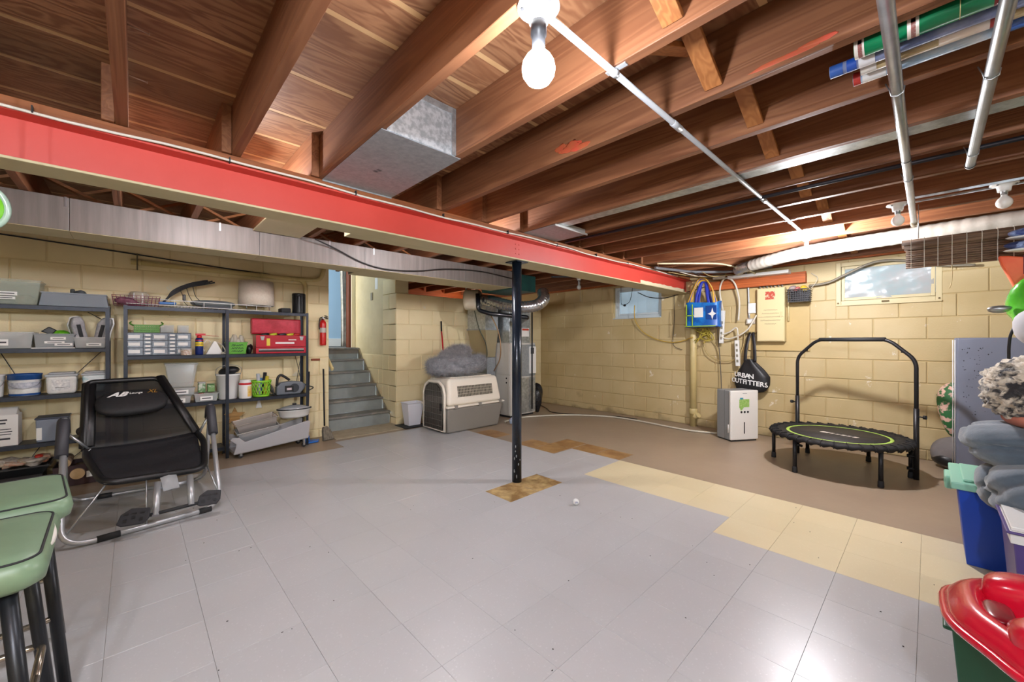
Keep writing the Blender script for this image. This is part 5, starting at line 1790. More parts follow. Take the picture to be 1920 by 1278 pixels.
# --- unit B, top: white wire rack and what lies on it
wr = thing('wire_shelf', 'white coated wire shelf section lying along top of toolbox shelving', 'wire shelf', (.55, 5.03, 1.532))
wm = MB()
for y, z in ((-.02, .004), (.17, .004), (-.022, .055)):
    wm.cyl((-.60, y, z + .018), (.55, y, z), .004, n=6)
for k in range(46):
    x = -.59 + k * .025
    dz = .018 * (1 - (x + .6) / 1.15)
    wm.cyl((x, -.02, .004 + dz), (x, .17, .004 + dz), .0024, n=5)
    if k % 9 == 4:
        wm.cyl((x, -.02, .004 + dz), (x, -.022, .055 + dz), .003, n=5)
wm.build('wires', m_white, wr)
ls = thing('lamp_shade', 'large off-white drum lamp shade on top of toolbox shelving', 'lamp shade', (.985, 5.14, 1.60))
MB().lathe([(.168, .0), (.172, .0), (.162, .265), (.158, .265), (.168, .0)], 48, caps=False).build('fabric', M('shade_linen', '#ddd2c2', .8, col2='#d2c6b5', scale=60), ls)
MB().tube([(.166 * math.cos(2 * PI * k / 40), .166 * math.sin(2 * PI * k / 40), .0) for k in range(40)], .003, 5, closed=True).build('bottom_ring', m_white, ls)
MB().cyl((-.16, 0, .24), (.16, 0, .24), .002, n=5).build('spider', m_steel, ls)
MB().cyl((-.10, -.05, -.045), (-.10, -.05, .001), .004, n=6).cyl((.13, .03, -.045), (.13, .03, .001), .004, n=6).cyl((.02, .12, -.045), (.02, .12, .001), .004, n=6).build('stand_wire', m_steel, ls)
bc = thing('black_canister', 'ribbed black plastic canister at end of toolbox shelving top', 'canister', (1.415, 5.14, 1.532))
MB().lathe([(.0, 0), (.066, 0), (.068, .01), (.066, .20), (.072, .205), (.072, .232), (.066, .236), (0, .236)], 28).build('body', m_black, bc)
for k in range(14):
    a = 2 * PI * k / 14
    MB().box(.064, .0705, -.006, .006, .01, .2, Matrix.Rotation(a, 4, 'Z')).build('rib', m_black, bc)
tag(MB().box(1.21, 1.31, 5.06, 5.2, 1.532, 1.585).build('black_adapter', m_dark, None, bevel=.01), 'small dark box lying between lamp shade and black canister', 'box')
tag(MB().blob((.60, 5.13, 1.595), .19, .08, .035, 28, 10, power=.8).build('grey_lid', M('lid_steel', '#8f9699', .35, .4), None), 'flattened grey metal lid on the white wire shelf', 'platter')  # flat metal lid lying on the wire shelf
tag(MB().box(.50, .76, 5.08, 5.2, 1.553, 1.575).build('dark_tray', M('tray_dark', '#4a4e52', .4), None, bevel=.008), 'flat dark tray under the grey lid on the wire shelf', 'tray')
ck = thing('cable_bundle', 'bundle of stiff black cables sticking out over the wire shelf', 'cable', (.30, 5.11, 1.58))
for k in range(4):
    MB().tube(smoothpath([(-.10 + .01 * k, 0, .0 + .008 * k), (-.02, -.004 * k, .085 + .012 * k), (.09, -.004 * k, .165 + .01 * k), (.20, -.006 * k, .20 + .012 * k), (.31 - .02 * k, -.006 * k, .235 + .012 * (k % 2))], 7), .0075, 7).build('cable', m_black, ck)
for k in range(3):
    MB().tube(smoothpath([(.03 + .05 * k, -.01, .14 + .02 * k), (.05 + .05 * k, -.03, .08), (.06 + .07 * k, -.03, .02), (.09 + .07 * k, -.03, -.02)], 6), .003, 5).build('loose_wire', m_kcord, ck)
MB().box(.05, .075, -.03, -.01, .03, .09).build('plug', m_black, ck, bevel=.006)
tag(MB().box(.17, .30, 5.03, 5.08, 1.56, 1.585).build('blue_clamp', M('clamp_blue', '#2f6db3', .4), None, bevel=.008), 'small blue plastic clamp on the white wire shelf', 'clamp')

# --- unit B, second board
pc = thing('parts_cabinet', 'grey small-parts organiser with clear labelled drawers', 'organiser', (.18, ym + .025, 1.073))
MB().tray((-.235, .235, -.09, .09), (-.235, .235, -.09, .09), 0, .21, .004).build('case', M('organiser_grey', '#5b6470', .45), pc)
bpy.data.objects.remove(pc.children[0])
MB().box(-.235, .235, -.08, .09, 0, .215).build('case', M('organiser_grey', '#5b6470', .45), pc, bevel=.003)
cols = [(-.228, -.118, 3), (-.113, -.058, 6), (-.053, .057, 3), (.062, .117, 6), (.122, .228, 3)]
for a, b, n in cols:
    hh = .205 / n
    for k in range(n):
        z0 = .005 + k * hh
        d_ = MB().box(a, b, -.094, -.081, z0 + .003, z0 + hh - .003).build('drawer', M('drawer_clear', '#9aa5b0', .2, col2='#7f8a95', scale=30), pc, bevel=.002)
        MB().box(a + .012, b - .02 if n == 3 else b - .008, -.0962, -.0942, z0 + hh * .28, z0 + hh * .72).build('label', m_label, d_)
gb = thing('green_basket', 'open green plastic berry basket on top of small-parts organiser', 'basket', (.09, ym, 1.289))
m_green = M('basket_green', '#4f8d2a', .45)
mbg = MB()
for k in range(14):
    x = -.085 + k * .0131
    for yy in (-.055, .055):
        mbg.box(x - .0042, x + .0042, yy - .0015, yy + .0015, .004, .07)
for z in (.002, .022, .042, .064):
    mbg.box(-.09, .09, -.0575, -.0535, z, z + .010).box(-.09, .09, .0535, .0575, z, z + .006).box(-.09, -.086, -.0575, .0575, z, z + .006).box(.086, .09, -.0575, .0575, z, z + .006)
mbg.box(-.09, .09, -.0575, .0575, .0, .003)
mbg.build('lattice', m_green, gb)
for s in (-1, 1):
    MB().tube(smoothpath([(s * .09, -.05, .065), (s * .115, -.04, .085), (s * .105, 0, .10), (s * .115, .04, .085), (s * .09, .05, .065)], 5), .006, 6).build('handle', m_green, gb)
for k, (xx, ww, cc) in enumerate(((.235, .10, '9fa8a4'), (.355, .085, '8fa0aa'))):
    t = thing('clear_box', ('clear plastic box of clips beside green berry basket', 'clear plastic box of pale blue beads on organiser end')[k], 'box', (xx, ym, 1.289))
    MB().box(-ww / 2, ww / 2, -.045, .045, 0, .075).build('box', m_clear2, t, bevel=.004)
    MB().blob((0, 0, .032), ww * .42, .038, .03, 18, 10, wobble(k + 3, .25, 6)).build('content', M('clips_' + cc, '#' + cc, .5, col2='#e6e6e0', scale=60, lo=.45, hi=.55), t)
can = thing('spray_can', 'blue and yellow lubricant spray can with red cap and straw', 'spray can', (.478, 5.06, 1.073))
MB().lathe([(0, 0), (.031, 0), (.033, .004), (.033, .15), (.028, .165), (.012, .172), (.0, .172)], 24).build('can', M('can_blue', '#1c2f73', .3, .3), can)
MB().lathe([(.0334, .085), (.0336, .087), (.0336, .125), (.0334, .127)], 24, caps=False).build('yellow_shield', M('can_yellow', '#e3c62a', .4), can)
MB().lathe([(.0335, .14), (.0337, .148)], 24, caps=False).build('red_band', M('can_red', '#c4202a', .4), can)
MB().lathe([(.016, .165), (.02, .168), (.02, .195), (.0, .2)], 16, caps=False).box(-.03, .05, -.012, .012, .192, .212).build('cap', M('can_red', '#c4202a'), can)
MB().cyl((.04, 0, .197), (.16, 0, .185), .002, n=6).build('straw', M('can_red', '#c4202a'), can)
text('can_name', 'WD-40', .02, m_ink, can, (-.003, -.0345, .105), (PI / 2, 0, 0), ext=.0003)
tj = thing('bead_jar', 'short clear jar of mixed beads in front of organiser', 'jar', (.372, 5.003, 1.073))
MB().lathe([(0, 0), (.042, 0), (.043, .004), (.043, .058), (.0, .06)], 24).build('jar', M('bead_mix', '#b79a86', .3, col2='#d9d2c6', scale=70, lo=.45, hi=.55), tj)
MB().lathe([(.0445, .05), (.0445, .066), (0, .067)], 24, caps=False).build('lid', m_clear2, tj)
tw = thing('white_stand', 'white triangular plastic stand with cord beside green bin', 'stand', (.605, 5.08, 1.073))
MB().prism([(-.075, .0), (.075, .0), (.065, .02), (.01, .135), (-.01, .135), (-.065, .02)], -.02, .02, 'y').build('triangle', m_white, tw, bevel=.006)
MB().tube(smoothpath([(-.085, -.01, .03), (-.10, 0, .09), (-.06, .02, .15), (-.03, .02, .12)], 6), .005, 6).tube(smoothpath([(.0, .02, .13), (.06, .03, .1), (.09, .0, .03), (.05, -.03, .012), (.11, -.04, .006)], 6), .005, 6).build('cord', m_wcord, tw)
gbn = thing('green_bin', 'small green plastic bin with handwritten lines and scraps inside', 'bin', (.79, 5.09, 1.073))
MB().tray((-.075, .075, -.07, .07), (-.088, .088, -.08, .08), .0005, .125, .003, .004).build('body', M('bin_green', '#5aa332', .45), gbn, bevel=.004)
for k, line in enumerate(('DEEP', 'HEAD', 'SCREWS')):
    scribble('handwriting', .10, .020, 11, m_ink, gbn, (0, -.0775 - (.0035 if k == 0 else 0), .092 - .03 * k), (-.08, 0, 0), k + 5, .002)
for k in range(4):
    MB().blob((-.04 + .03 * k, .01, .13 + .025 * (k % 2)), .025, .03, .05, 12, 8, wobble(60 + k, .35)).build('scrap', M('scrap_clear', '#cfc8b8', .3, alpha=.7), gbn)
tag(MB().blob((.915, 5.10, 1.125), .028, .05, .052, 12, 10, wobble(31, .3)).build('coiled_cable', m_black, None), 'black coiled cable tucked between green bin and red toolbox', 'cord')
tbx = thing('toolbox', 'open red metal toolbox with silver latches and raised lid', 'toolbox', (1.20, 5.085, 1.073))
m_tred = M('toolbox_red', '#b5122a', .35, coat=.2, col2='#a80f26', scale=4)
MB().box(-.245, .255, -.08, .08, 0, .07).build('lower_drawer', m_tred, tbx, bevel=.004)
MB().tray((-.245, .255, -.08, .08), (-.245, .255, -.08, .08), .072, .20, .003).build('upper_case', m_tred, tbx, bevel=.002)
MB().box(-.22, .23, -.083, -.079, .035, .052).build('drawer_pull', m_steel, tbx, bevel=.002)
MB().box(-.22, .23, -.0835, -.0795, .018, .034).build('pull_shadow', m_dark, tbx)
MB().box(-.26, .24, .065, .14, .215, .39).build('lid', m_tred, tbx, bevel=.012)
MB().box(-.25, .23, .062, .066, .228, .375).build('lid_inside', M('lid_inner', '#a31228', .3, col2='#c93348', scale=12), tbx)
for x in (-.185, .205):
    MB().prism([(x - .022, .19), (x + .022, .19), (x + .012, .145), (x - .012, .145)], -.086, -.081, 'y').build('latch', m_steel, tbx, bevel=.002)
MB().box(-.06, .13, -.0825, -.0795, .105, .125).box(.07, .15, -.0825, -.0795, .145, .155).build('white_sticker', m_white, tbx, rot=(0, 0, 0))
MB().box(-.145, -.112, -.0825, -.0795, .085, .165).build('yellow_sticker', M('sticker_yellow', '#dcc640', .5), tbx)
for k, (x, cc) in enumerate(((-.15, '2b2b2e'), (-.07, 'c8cf3a'), (.02, '3a3c40'), (.1, 'd6cf3c'), (.17, 'c7322c'))):
    MB().cyl((x - .03, -.01, .205), (x + .04, .0, .215), .014, n=10).build('tool_handle', M('tool_' + cc, '#' + cc, .4), tbx)

# --- unit B, third board
zb = .601
sb_ = bin_('tall clear tub with pale lid standing on flat bins', .34, ym, zb + .155, .24, .2, .225, m_clear, .03, lid=m_clear2)
bin_('clear flat bin of red and white things under tall clear tub', .30, ym - .01, zb, .22, .2, .075, m_clear2, .008, contents=[(-.04, 0, .035, .06, .07, .03, '9b6a62'), (.05, 0, .035, .05, .07, .03, 'd0c8c0')], tags=[(.0, .03, .13, .04)])
bin_('clear flat bin with label stacked between tub and bin below', .33, ym, zb + .076, .22, .2, .077, m_clear2, .008, contents=[(-.02, 0, .035, .08, .07, .03, 'a98f86')], tags=[(.0, .035, .12, .04)])
bin_('clear flat bin of craft bits under two green tins', .53, ym - .01, zb, .19, .2, .085, m_clear2, .01, contents=[(-.04, 0, .04, .05, .07, .035, 'bb7b6e'), (.05, 0, .04, .05, .07, .035, '9aa77f')], tags=[(.0, .035, .10, .04)])
for k, xx in enumerate((.50, .575)):
    t = thing('green_tin', ('green and white tin with silver lid on craft bin', 'green tin with plain front next to the silver lidded tin')[k], 'tin', (xx, ym - .02, zb + .087))
    MB().box(-.03, .03, -.03, .03, 0, (.095, .075)[k]).build('tin', M('tin_green%d' % k, ('#5c8a54', '#6f9a5a')[k], .4, col2='#c9cfc0', scale=18, lo=.5, hi=.6), t, bevel=.008)
    MB().box(-.031, .031, -.031, .031, (.095, .075)[k], (.107, .083)[k]).build('lid', (m_steel, M('lid_green', '#4d7a48', .4))[k], t, bevel=.004)
bk = thing('white_bucket', 'tall white plastic bucket with black bag behind shelf post', 'bucket', (.725, 5.13, zb))
MB().lathe([(0, 0), (.082, 0), (.085, .005), (.105, .245), (.11, .247), (.11, .262), (.1, .262), (.0, .24)], 28).build('bucket', m_white, bk)
MB().blob((0, 0, .285), .085, .085, .05, 20, 10, wobble(17, .3)).build('black_bag', m_bagk, bk)
MB().tube(smoothpath([(-.11, -.02, .25), (-.1, -.08, .33), (0, -.1, .36), (.1, -.08, .33), (.11, -.02, .25)], 6), .0025, 5).build('bail_handle', m_steel, bk)
wc = thing('wipe_canister', 'white canister with red rim and yellow label on third shelf', 'canister', (.862, 5.035, zb))
MB().lathe([(0, 0), (.055, 0), (.058, .005), (.058, .165), (.052, .175), (.048, .195), (0, .2)], 24).build('canister', m_white, wc)
MB().lathe([(.0585, .145), (.059, .147), (.059, .165), (.0585, .167)], 24, caps=False).build('red_rim', M('can_red', '#c4202a'), wc)
MB().grid(lambda u, v: (.0588 * math.sin(.2 + 1.1 * u), -.0588 * math.cos(.2 + 1.1 * u), .02 + .11 * v), 10, 2).build('yellow_label', M('label_amber', '#d8a93a', .5, col2='#e8d7a0', scale=20), wc)
lb_ = thing('lime_basket', 'round lime green lattice basket with dark tools sticking out', 'basket', (1.02, 5.09, zb))
m_lime = M('basket_lime', '#8ccf2e', .45)
mbl = MB()
for s in (1, -1):
    for k in range(16):
        a0 = 2 * PI * k / 16
        mbl.tube([((.075 + .018 * q / 6) * math.cos(a0 + s * q * .13), (.075 + .018 * q / 6) * math.sin(a0 + s * q * .13), .008 + .155 * q / 6) for q in range(7)], .004, 5)
mbl.lathe([(0, 0), (.078, 0), (.08, .02), (.074, .02), (.072, .004), (0, .004)], 28)
mbl.lathe([(.091, .158), (.098, .158), (.099, .178), (.091, .178), (.091, .158)], 28, caps=False)
mbl.build('lattice', m_lime, lb_)
for k, (dx, dy, h_, cc) in enumerate(((-.03, 0, .25, 'b9bfc6'), (.04, .01, .26, '26272b'), (.055, -.02, .22, 'c9b53a'), (.0, .02, .2, '3f6f9f'))):
    MB().cyl((dx * .5, dy, .01), (dx, dy, h_), .018, n=10).build('tool', M('tool_' + cc, '#' + cc, .5), lb_)
tag(MB().tube(smoothpath([(1.13, 5.04, zb + .01), (1.12, 5.05, zb + .08), (1.08, 5.08, zb + .16), (1.12, 5.1, zb + .05), (1.15, 5.06, zb + .012), (1.10, 5.03, zb + .012)], 7), .009, 7).build('power_cable', m_black, None), 'black power cord coiled between lime basket and power tool', 'cord')
sw = thing('power_saw', 'grey and black handheld power saw lying on the third shelf', 'power tool', (1.30, 5.08, zb))
MB().prism([(-.14, .0), (.10, .0), (.15, .06), (.17, .10), (.12, .135), (.02, .15), (-.10, .14), (-.14, .09)], -.045, .045, 'y').build('body', M('saw_grey', '#666d75', .45), sw, bevel=.012, seg=3)
MB().tube(smoothpath([(-.13, 0, .1), (-.12, 0, .19), (-.09, 0, .22), (-.05, 0, .2), (.0, 0, .16)], 6), .014, 8).build('handle', m_black, sw)
MB().box(-.06, .03, -.049, -.044, .03, .10).build('side_plate', m_black, sw, bevel=.003)
MB().box(-.04, .01, -.0515, -.0485, .05, .075).build('maker_badge', M('badge_grey', '#c9b9bc', .4), sw)
MB().tube(smoothpath([(.12, -.02, .12), (.2, -.03, .08), (.24, -.05, .06), (.19, -.06, .03)], 6), .006, 6).build('cord', m_black, sw)
MB().cyl((.04, -.046, .07), (.04, .046, .07), .05, n=20).build('blade_guard', M('saw_dark', '#3b3f45', .4, .4), sw)

# --- under unit B: long grey cart with steel pans
gc = thing('drum_cart', 'long grey moulded plastic trolley pushed under the shelving', 'trolley', (1.07, 5.0, 0), .05)
m_cart = M('cart_grey', '#a9a9ac', .4)
pr = [(-.36, .06), (.37, .06), (.39, .17), (.39, .235), (-.20, .175), (-.28, .23), (-.34, .24), (-.37, .20), (-.30, .15), (-.36, .12)]
MB().prism([(-.34, .05), (.38, .10), (.40, .29), (.37, .30), (-.24, .165), (-.29, .215), (-.35, .225), (-.37, .20), (-.315, .15)], -.11, -.095, 'y').build('front_panel', m_cart, gc, bevel=.008)
MB().prism([(-.34, .05), (.38, .10), (.40, .29), (.37, .30), (-.24, .165), (-.29, .215), (-.35, .225), (-.37, .20), (-.315, .15)], .14, .155, 'y').build('back_panel', m_cart, gc, bevel=.008)
MB().prism([(-.33, .045), (.38, .095), (.38, .125), (-.33, .075)], -.095, .14, 'y').build('deck', m_cart, gc)
for x in (-.27, .34):
    for y in (-.07, .12):
        c_ = MB().cyl((x, y - .012, .022), (x, y + .012, .022), .022, n=14).build('caster', m_dark, gc)
        MB().box(x - .01, x + .01, y - .016, y + .016, .022, .06 if x < 0 else .095).build('caster_fork', m_steel, c_)


def pan(label, x, z, tilt, col, name='steel_pan', dy=0.0):
    t = thing(name, label, 'pan', (x, 5.03 + dy, z))
    t.rotation_euler = (.12, tilt, 0)
    MB().tray((-.17, .17, -.075, .075), (-.19, .19, -.095, .095), 0, .11, .002, .012).build('pan', M('pan_' + col, '#' + col, .27, .65), t, bevel=.012, seg=3)
    return t


pan('shallow stainless steel catering pan standing tilted on grey trolley', .98, .175, -.13, 'd2d4d6', dy=-.005)
pan('stainless steel pan with brown reflection behind the tilted front pan', .97, .262, -.15, 'c6c0ba', dy=.02)
rp_ = thing('roasting_pan', 'oval white enamel roaster with glass lid resting on grey trolley', 'pan', (1.34, 5.04, .335), -.1)
Me = Matrix.Diagonal((1.0, .62, 1, 1))
MB().lathe([(0, 0), (.12, 0), (.15, .02), (.165, .085), (.172, .087), (.172, .095), (.155, .092), (.14, .03), (.0, .012)], 36, Me).build('pan', m_white, rp_)
MB().lathe([(.172, .096), (.178, .1), (.12, .125), (.05, .14), (0, .142)], 36, Me, caps=False).build('lid', M('lid_glass', '#b9bec2', .15, .2, alpha=.8), rp_)
MB().lathe([(.168, .092), (.181, .096), (.181, .103), (.17, .105)], 36, Me, caps=False).build('lid_rim', m_dark, rp_)
MB().box(-.02, .02, -.02, .02, .14, .16).build('knob', m_dark, rp_, bevel=.006)
pt = tag(MB().prism([(-.03, 0), (.03, 0), (.0, .12)], -.004, .004, 'y').build('paper_cone', m_white, None, loc=(1.02, 5.2, .46)), 'white paper corner sticking up behind steel pans', 'paper')
bs = thing('wood_star', 'brown wooden star-shaped piece standing behind grey trolley', 'ornament', (.79, 5.17, .15))
sp = []
for k in range(10):
    a = PI / 2 + k * PI / 5
    r = .10 if k % 2 == 0 else .045
    sp.append((r * math.cos(a), .25 + r * math.sin(a)))
MB().prism(sp, -.006, .006, 'y').build('star', wood('star_wood', '#a5804c', '#8a6838', 'x'), bs, bevel=.002)
MB().box(-.006, .006, -.004, .004, .0, .17).build('stick', wood('star_wood', '#a5804c', '#8a6838', 'x'), bs)

# ================================================================== LOUNGE EXERCISE CHAIR
m_silver = M('silver_tube', '#b4b6b9', .35, .55)
m_mesh = M('black_mesh', '#121214', .6, alpha=.76, col2='#1d1d20', scale=200)
m_vinyl = M('black_vinyl', '#141416', .42)
m_foam = M('grey_foam', '#34343a', .55)
ch = thing('lounge_chair', 'black mesh exercise lounge chair with silver tube frame and foam handles', 'chair', (.06, 3.9, 0))
o0 = Vector((.06, 3.9, 0))


def L_(*ps):
    return [Vector(p) - o0 for p in ps]


MB().tube(fillet(L_((-.335, 3.98, .69), (-.305, 3.42, .02), (.455, 3.535, .02), (.45, 4.03, .69)), .13, 8), .0165, 12).build('front_frame', m_silver, ch)
MB().tube(fillet(L_((-.342, 4.04, .60), (-.365, 4.40, .018), (.45, 4.33, .018), (.455, 4.09, .60)), .12, 8), .0155, 12).build('rear_frame', m_silver, ch)
for (a, b, c) in (((-.333, 3.80, .475), (-.338, 3.99, .70), (-.345, 4.10, .58)), ((.452, 3.87, .485), (.452, 4.04, .70), (.455, 4.14, .58))):
    MB().tube(fillet(L_(a, b, c), .09, 8), .031, 14).build('foam_handle', m_foam, ch)
for (p, q) in (((-.16, 3.441, .02), (-.06, 3.457, .02)), ((.33, 3.516, .02), (.40, 3.527, .02)), ((-.2, 4.386, .018), (-.12, 4.379, .018))):
    MB().cyl(*L_(p, q), .0195, n=14).build('floor_sleeve', m_dark, ch)


def quad(a, b, c, d, sag, n=Vector((0, -.5, .8))):
    a, b, c, d = [Vector(p) - o0 for p in (a, b, c, d)]
    n = n.normalized()

    def f(u, v):
        p = (a * (1 - u) + b * u) * (1 - v) + (d * (1 - u) + c * u) * v
        return p - n * sag * math.sin(PI * u) * (.5 + .5 * math.sin(PI * v)) + n * .004 * math.sin(17 * v + 3 * u)
    return f


bl0, br0, tr0, tl0 = (-.245, 4.02, .455), (.36, 4.07, .475), (.155, 4.50, .895), (-.262, 4.50, .89)
MB().grid(quad(bl0, br0, tr0, tl0, .03), 16, 14).build('back_panel', m_mesh, ch, solid=.003)
MB().tube(fillet(L_(bl0, tl0, tr0, br0), .05, 6), .019, 10).build('back_frame', m_vinyl, ch)
MB().tube(L_((.165, 4.50, .91), (.37, 4.06, .475)), .034, 8, flat=(.45, 1)).build('side_sleeve', m_vinyl, ch)
MB().tube(L_((-.25, 4.50, .88), (-.235, 4.04, .47)), .04, 8, flat=(.45, 1)).build('side_sleeve', m_vinyl, ch)
sl, sr, fr_, fl_ = (-.235, 4.035, .462), (.365, 4.075, .478), (.375, 3.62, .285), (-.135, 3.53, .325)
MB().grid(quad(sl, sr, fr_, fl_, .035, Vector((0, -.3, .9))), 18, 12).build('seat_panel', M('black_seat', '#19191c', .55, col2='#232327', scale=90), ch, solid=.006)
MB().tube(fillet(L_(sl, (-.235, 3.93, .43), fl_, fr_, (.40, 3.93, .43), sr), .09, 7), .021, 10).build('seat_frame', m_vinyl, ch)
# head pillow lies on the back panel
bn = (Vector(br0) - Vector(bl0)).cross(Vector(tl0) - Vector(bl0)).normalized()
xv = (Vector(br0) - Vector(bl0)).normalized()
zv = bn.cross(xv).normalized()
if zv.z < 0:
    zv = -zv
if bn.y > 0:
    bn = -bn
pc_ = (Vector(bl0) + Vector(br0)) * .5 * .42 + (Vector(tl0) + Vector(tr0)) * .5 * .58 + bn * .025 - o0
Mp = Matrix(((xv.x, -bn.x, zv.x, pc_.x), (xv.y, -bn.y, zv.y, pc_.y), (xv.z, -bn.z, zv.z, pc_.z), (0, 0, 0, 1)))
pil = MB().blob((0, 0, 0), .205, .042, .12, 32, 16, power=.75).build('head_pillow', M('pillow_black', '#101012', .7, col2='#18181b', scale=60), ch)
pil.matrix_local = Mp
fm = Matrix.Rotation(PI / 2, 4, 'X')
text('logo', 'AB', .060, M('logo_white', '#e4e2de', .5), pil, (-.085, -.043, .055), (PI / 2, 0, .05), ext=.001, shear=.6, sx=1.3, bold=.002)
text('logo', 'Lounge', .026, M('logo_white', '#e4e2de', .5), pil, (.022, -.043, .058), (PI / 2, 0, .05), ext=.001, shear=.3)
text('logo', 'XL', .05, M('logo_gold', '#b98a3a', .4, .4), pil, (.118, -.040, .064), (PI / 2, 0, .12), ext=.001, shear=.4)
# links and hinges
for (p, q, r) in (((-.13, 3.54, .31), (-.30, 3.46, .06), .006), ((.39, 3.72, .30), (.45, 3.56, .10), .006), ((-.22, 4.0, .46), (-.33, 3.98, .60), .009), ((.38, 4.05, .47), (.45, 4.05, .62), .009), ((.06, 3.56, .30), (.06, 3.47, .02), .005)):
    MB().cyl(*L_(p, q), r, n=8).build('link_rod', m_steel, ch)
for p in ((-.225, 3.99, .45), (.375, 4.05, .465)):
    MB().tube([Vector(p) - o0 + Vector((.012 * math.cos(k), -.01 + .012 * math.sin(k), .006 * k - .02)) for k in range(8)], .003, 6).build('hinge_spring', m_steel, ch)
# foot bar with two textured pads
MB().tube(L_((.165, 3.60, .315), (.175, 3.54, .275), (.185, 3.50, .215)), .045, 4, flat=(.22, 1)).build('foot_bracket', M('bracket_grey', '#8f9193', .5, .2), ch, bevel=.003)
for (p, q) in (((.115, 3.53, .27), (.10, 3.39, .10)), ((.285, 3.56, .27), (.28, 3.41, .11))):
    MB().cyl(*L_(p, q), .019, n=14).build('foot_post', m_silver, ch)
MB().cyl(*L_((.11, 3.52, .235), (.285, 3.55, .235)), .012, n=12).build('cross_bar', m_silver, ch)
MB().cyl(*L_((-.02, 3.385, .11), (.40, 3.425, .115)), .011, n=12).build('foot_bar', m_dark, ch)
for (x, y, z, w_) in ((.0, 3.375, .13, .075), (.375, 3.415, .135, .065)):
    fp = MB().prism([(-w_, -.035), (-w_ * .7, -.05), (w_ * .7, -.05), (w_, -.02), (w_, .04), (-w_ * .2, .05), (-w_ * .8, .02)], -.008, .008, 'y').build('foot_pad', M('pad_rubber', '#26262a', .6), ch, bevel=.004, loc=Vector((x, y, z)) - o0, rot=(-.55, 0, -.25))
    for k in range(3):
        MB().box(-w_ * .6 + k * w_ * .5, -w_ * .6 + k * w_ * .5 + .018, -.0105, -.0075, -.03 + .015 * (k % 2), -.012 + .015 * (k % 2)).box(-w_ * .6 + k * w_ * .5, -w_ * .6 + k * w_ * .5 + .022, -.0105, -.0075, .012, .022).build('tread_slot', m_black, fp)

# ================================================================== GREEN VINYL STOOLS
m_gv = M('sage_vinyl', '#6f886c', .38, col2='#7a9477', scale=5, coat=.1)
m_leg = M('stool_leg', '#24272c', .35, .4)
m_brass = M('old_chrome', '#9c9284', .25, .85)


def rsq(h, r, n=7):
    pts = []
    for cx_, cy_, a0 in ((h - r, h - r, 0), (-h + r, h - r, PI / 2), (-h + r, -h + r, PI), (h - r, -h + r, 3 * PI / 2)):
        for k in range(n + 1):
            a = a0 + PI / 2 * k / n
            pts.append((cx_ + r * math.cos(a), cy_ + r * math.sin(a)))
    return pts


def stool(label, x, y, rz, h=.66):
    t = thing('bar_stool', label, 'stool', (x, y, 0), rz)
    base = rsq(.215, .05)
    prof = [(-.02, -.075), (.0, -.06), (.006, -.03), (.0, -.006), (-.012, .004), (-.05, .012), (-.12, .018)]
    vs, fs = [], []
    n = len(base)
    for (d, z) in prof:
        for p in base:
            k = (.215 + d) / .215
            vs.append((p[0] * k, p[1] * k, h + z))
    for j in range(len(prof) - 1):
        for i in range(n):
            fs.append((j * n + i, j * n + (i + 1) % n, (j + 1) * n + (i + 1) % n, (j + 1) * n + i))
    fs.append([i for i in range(n)][::-1])
    fs.append([(len(prof) - 1) * n + i for i in range(n)])
    MB().add(vs, fs, True).build('seat', m_gv, t)
    MB().tube([(p[0] * .955, p[1] * .955, h + .003) for p in base], .0032, 6, closed=True).build('piping', m_dark, t)
    MB().box(-.17, .17, -.17, .17, h - .085, h - .074).build('seat_plate', m_leg, t)
    for sx in (-1, 1):
        for sy in (-1, 1):
            MB().cyl((sx * .15, sy * .15, h - .075), (sx * .2, sy * .2, .0), .0165, n=14).build('leg', m_leg, t)
    MB().tube(fillet([(.182, .0, .25), (.182, .182, .25), (-.182, .182, .25), (-.182, -.182, .25), (.182, -.182, .25), (.182, .0, .25)], .03, 4), .010, 10).build('foot_ring', m_brass, t)
    return t


stool('sage green vinyl bar stool with dark legs beside exercise lounge chair', -.395, 2.25, .12)
s2_ = stool('sage green vinyl bar stool with torn seat edge showing white', -.385, 1.75, .03)
tear = smoothpath([(.205, -.12, .652), (.212, -.05, .642), (.2125, .03, .645), (.207, .10, .655)], 6)
MB().tube(tear, [.004 + .006 * math.sin(PI * k / (len(tear) - 1)) for k in range(len(tear))], 7).build('torn_edge', M('torn_white', '#ddd8cf', .8), s2_)
# lime edged thing hanging at the left
lp = thing('lime_paddle', 'lime green racket with clear rim hanging from joist before the red beam', 'racket', (-.334, 1.96, 1.615), math.radians(10))
MB().cyl((0, 0, .065), (0, 0, .515), .003, n=6).build('hang_cord', m_cord, lp)
MB().tube([(.052 * math.cos(2 * PI * k / 40), .0, .066 * math.sin(2 * PI * k / 40)) for k in range(40)], .0085, 8, closed=True).build('clear_rim', M('rim_clear', '#a9c4b4', .2, alpha=.8), lp)
MB().lathe([(0, -.008), (.044, -.008), (.047, 0), (.044, .008), (0, .008)], 36, Matrix.Diagonal((1, 1, 1.25, 1)) @ Matrix.Rotation(PI / 2, 4, 'X')).build('lime_face', M('lime_face', '#6fc01f', .4), lp)

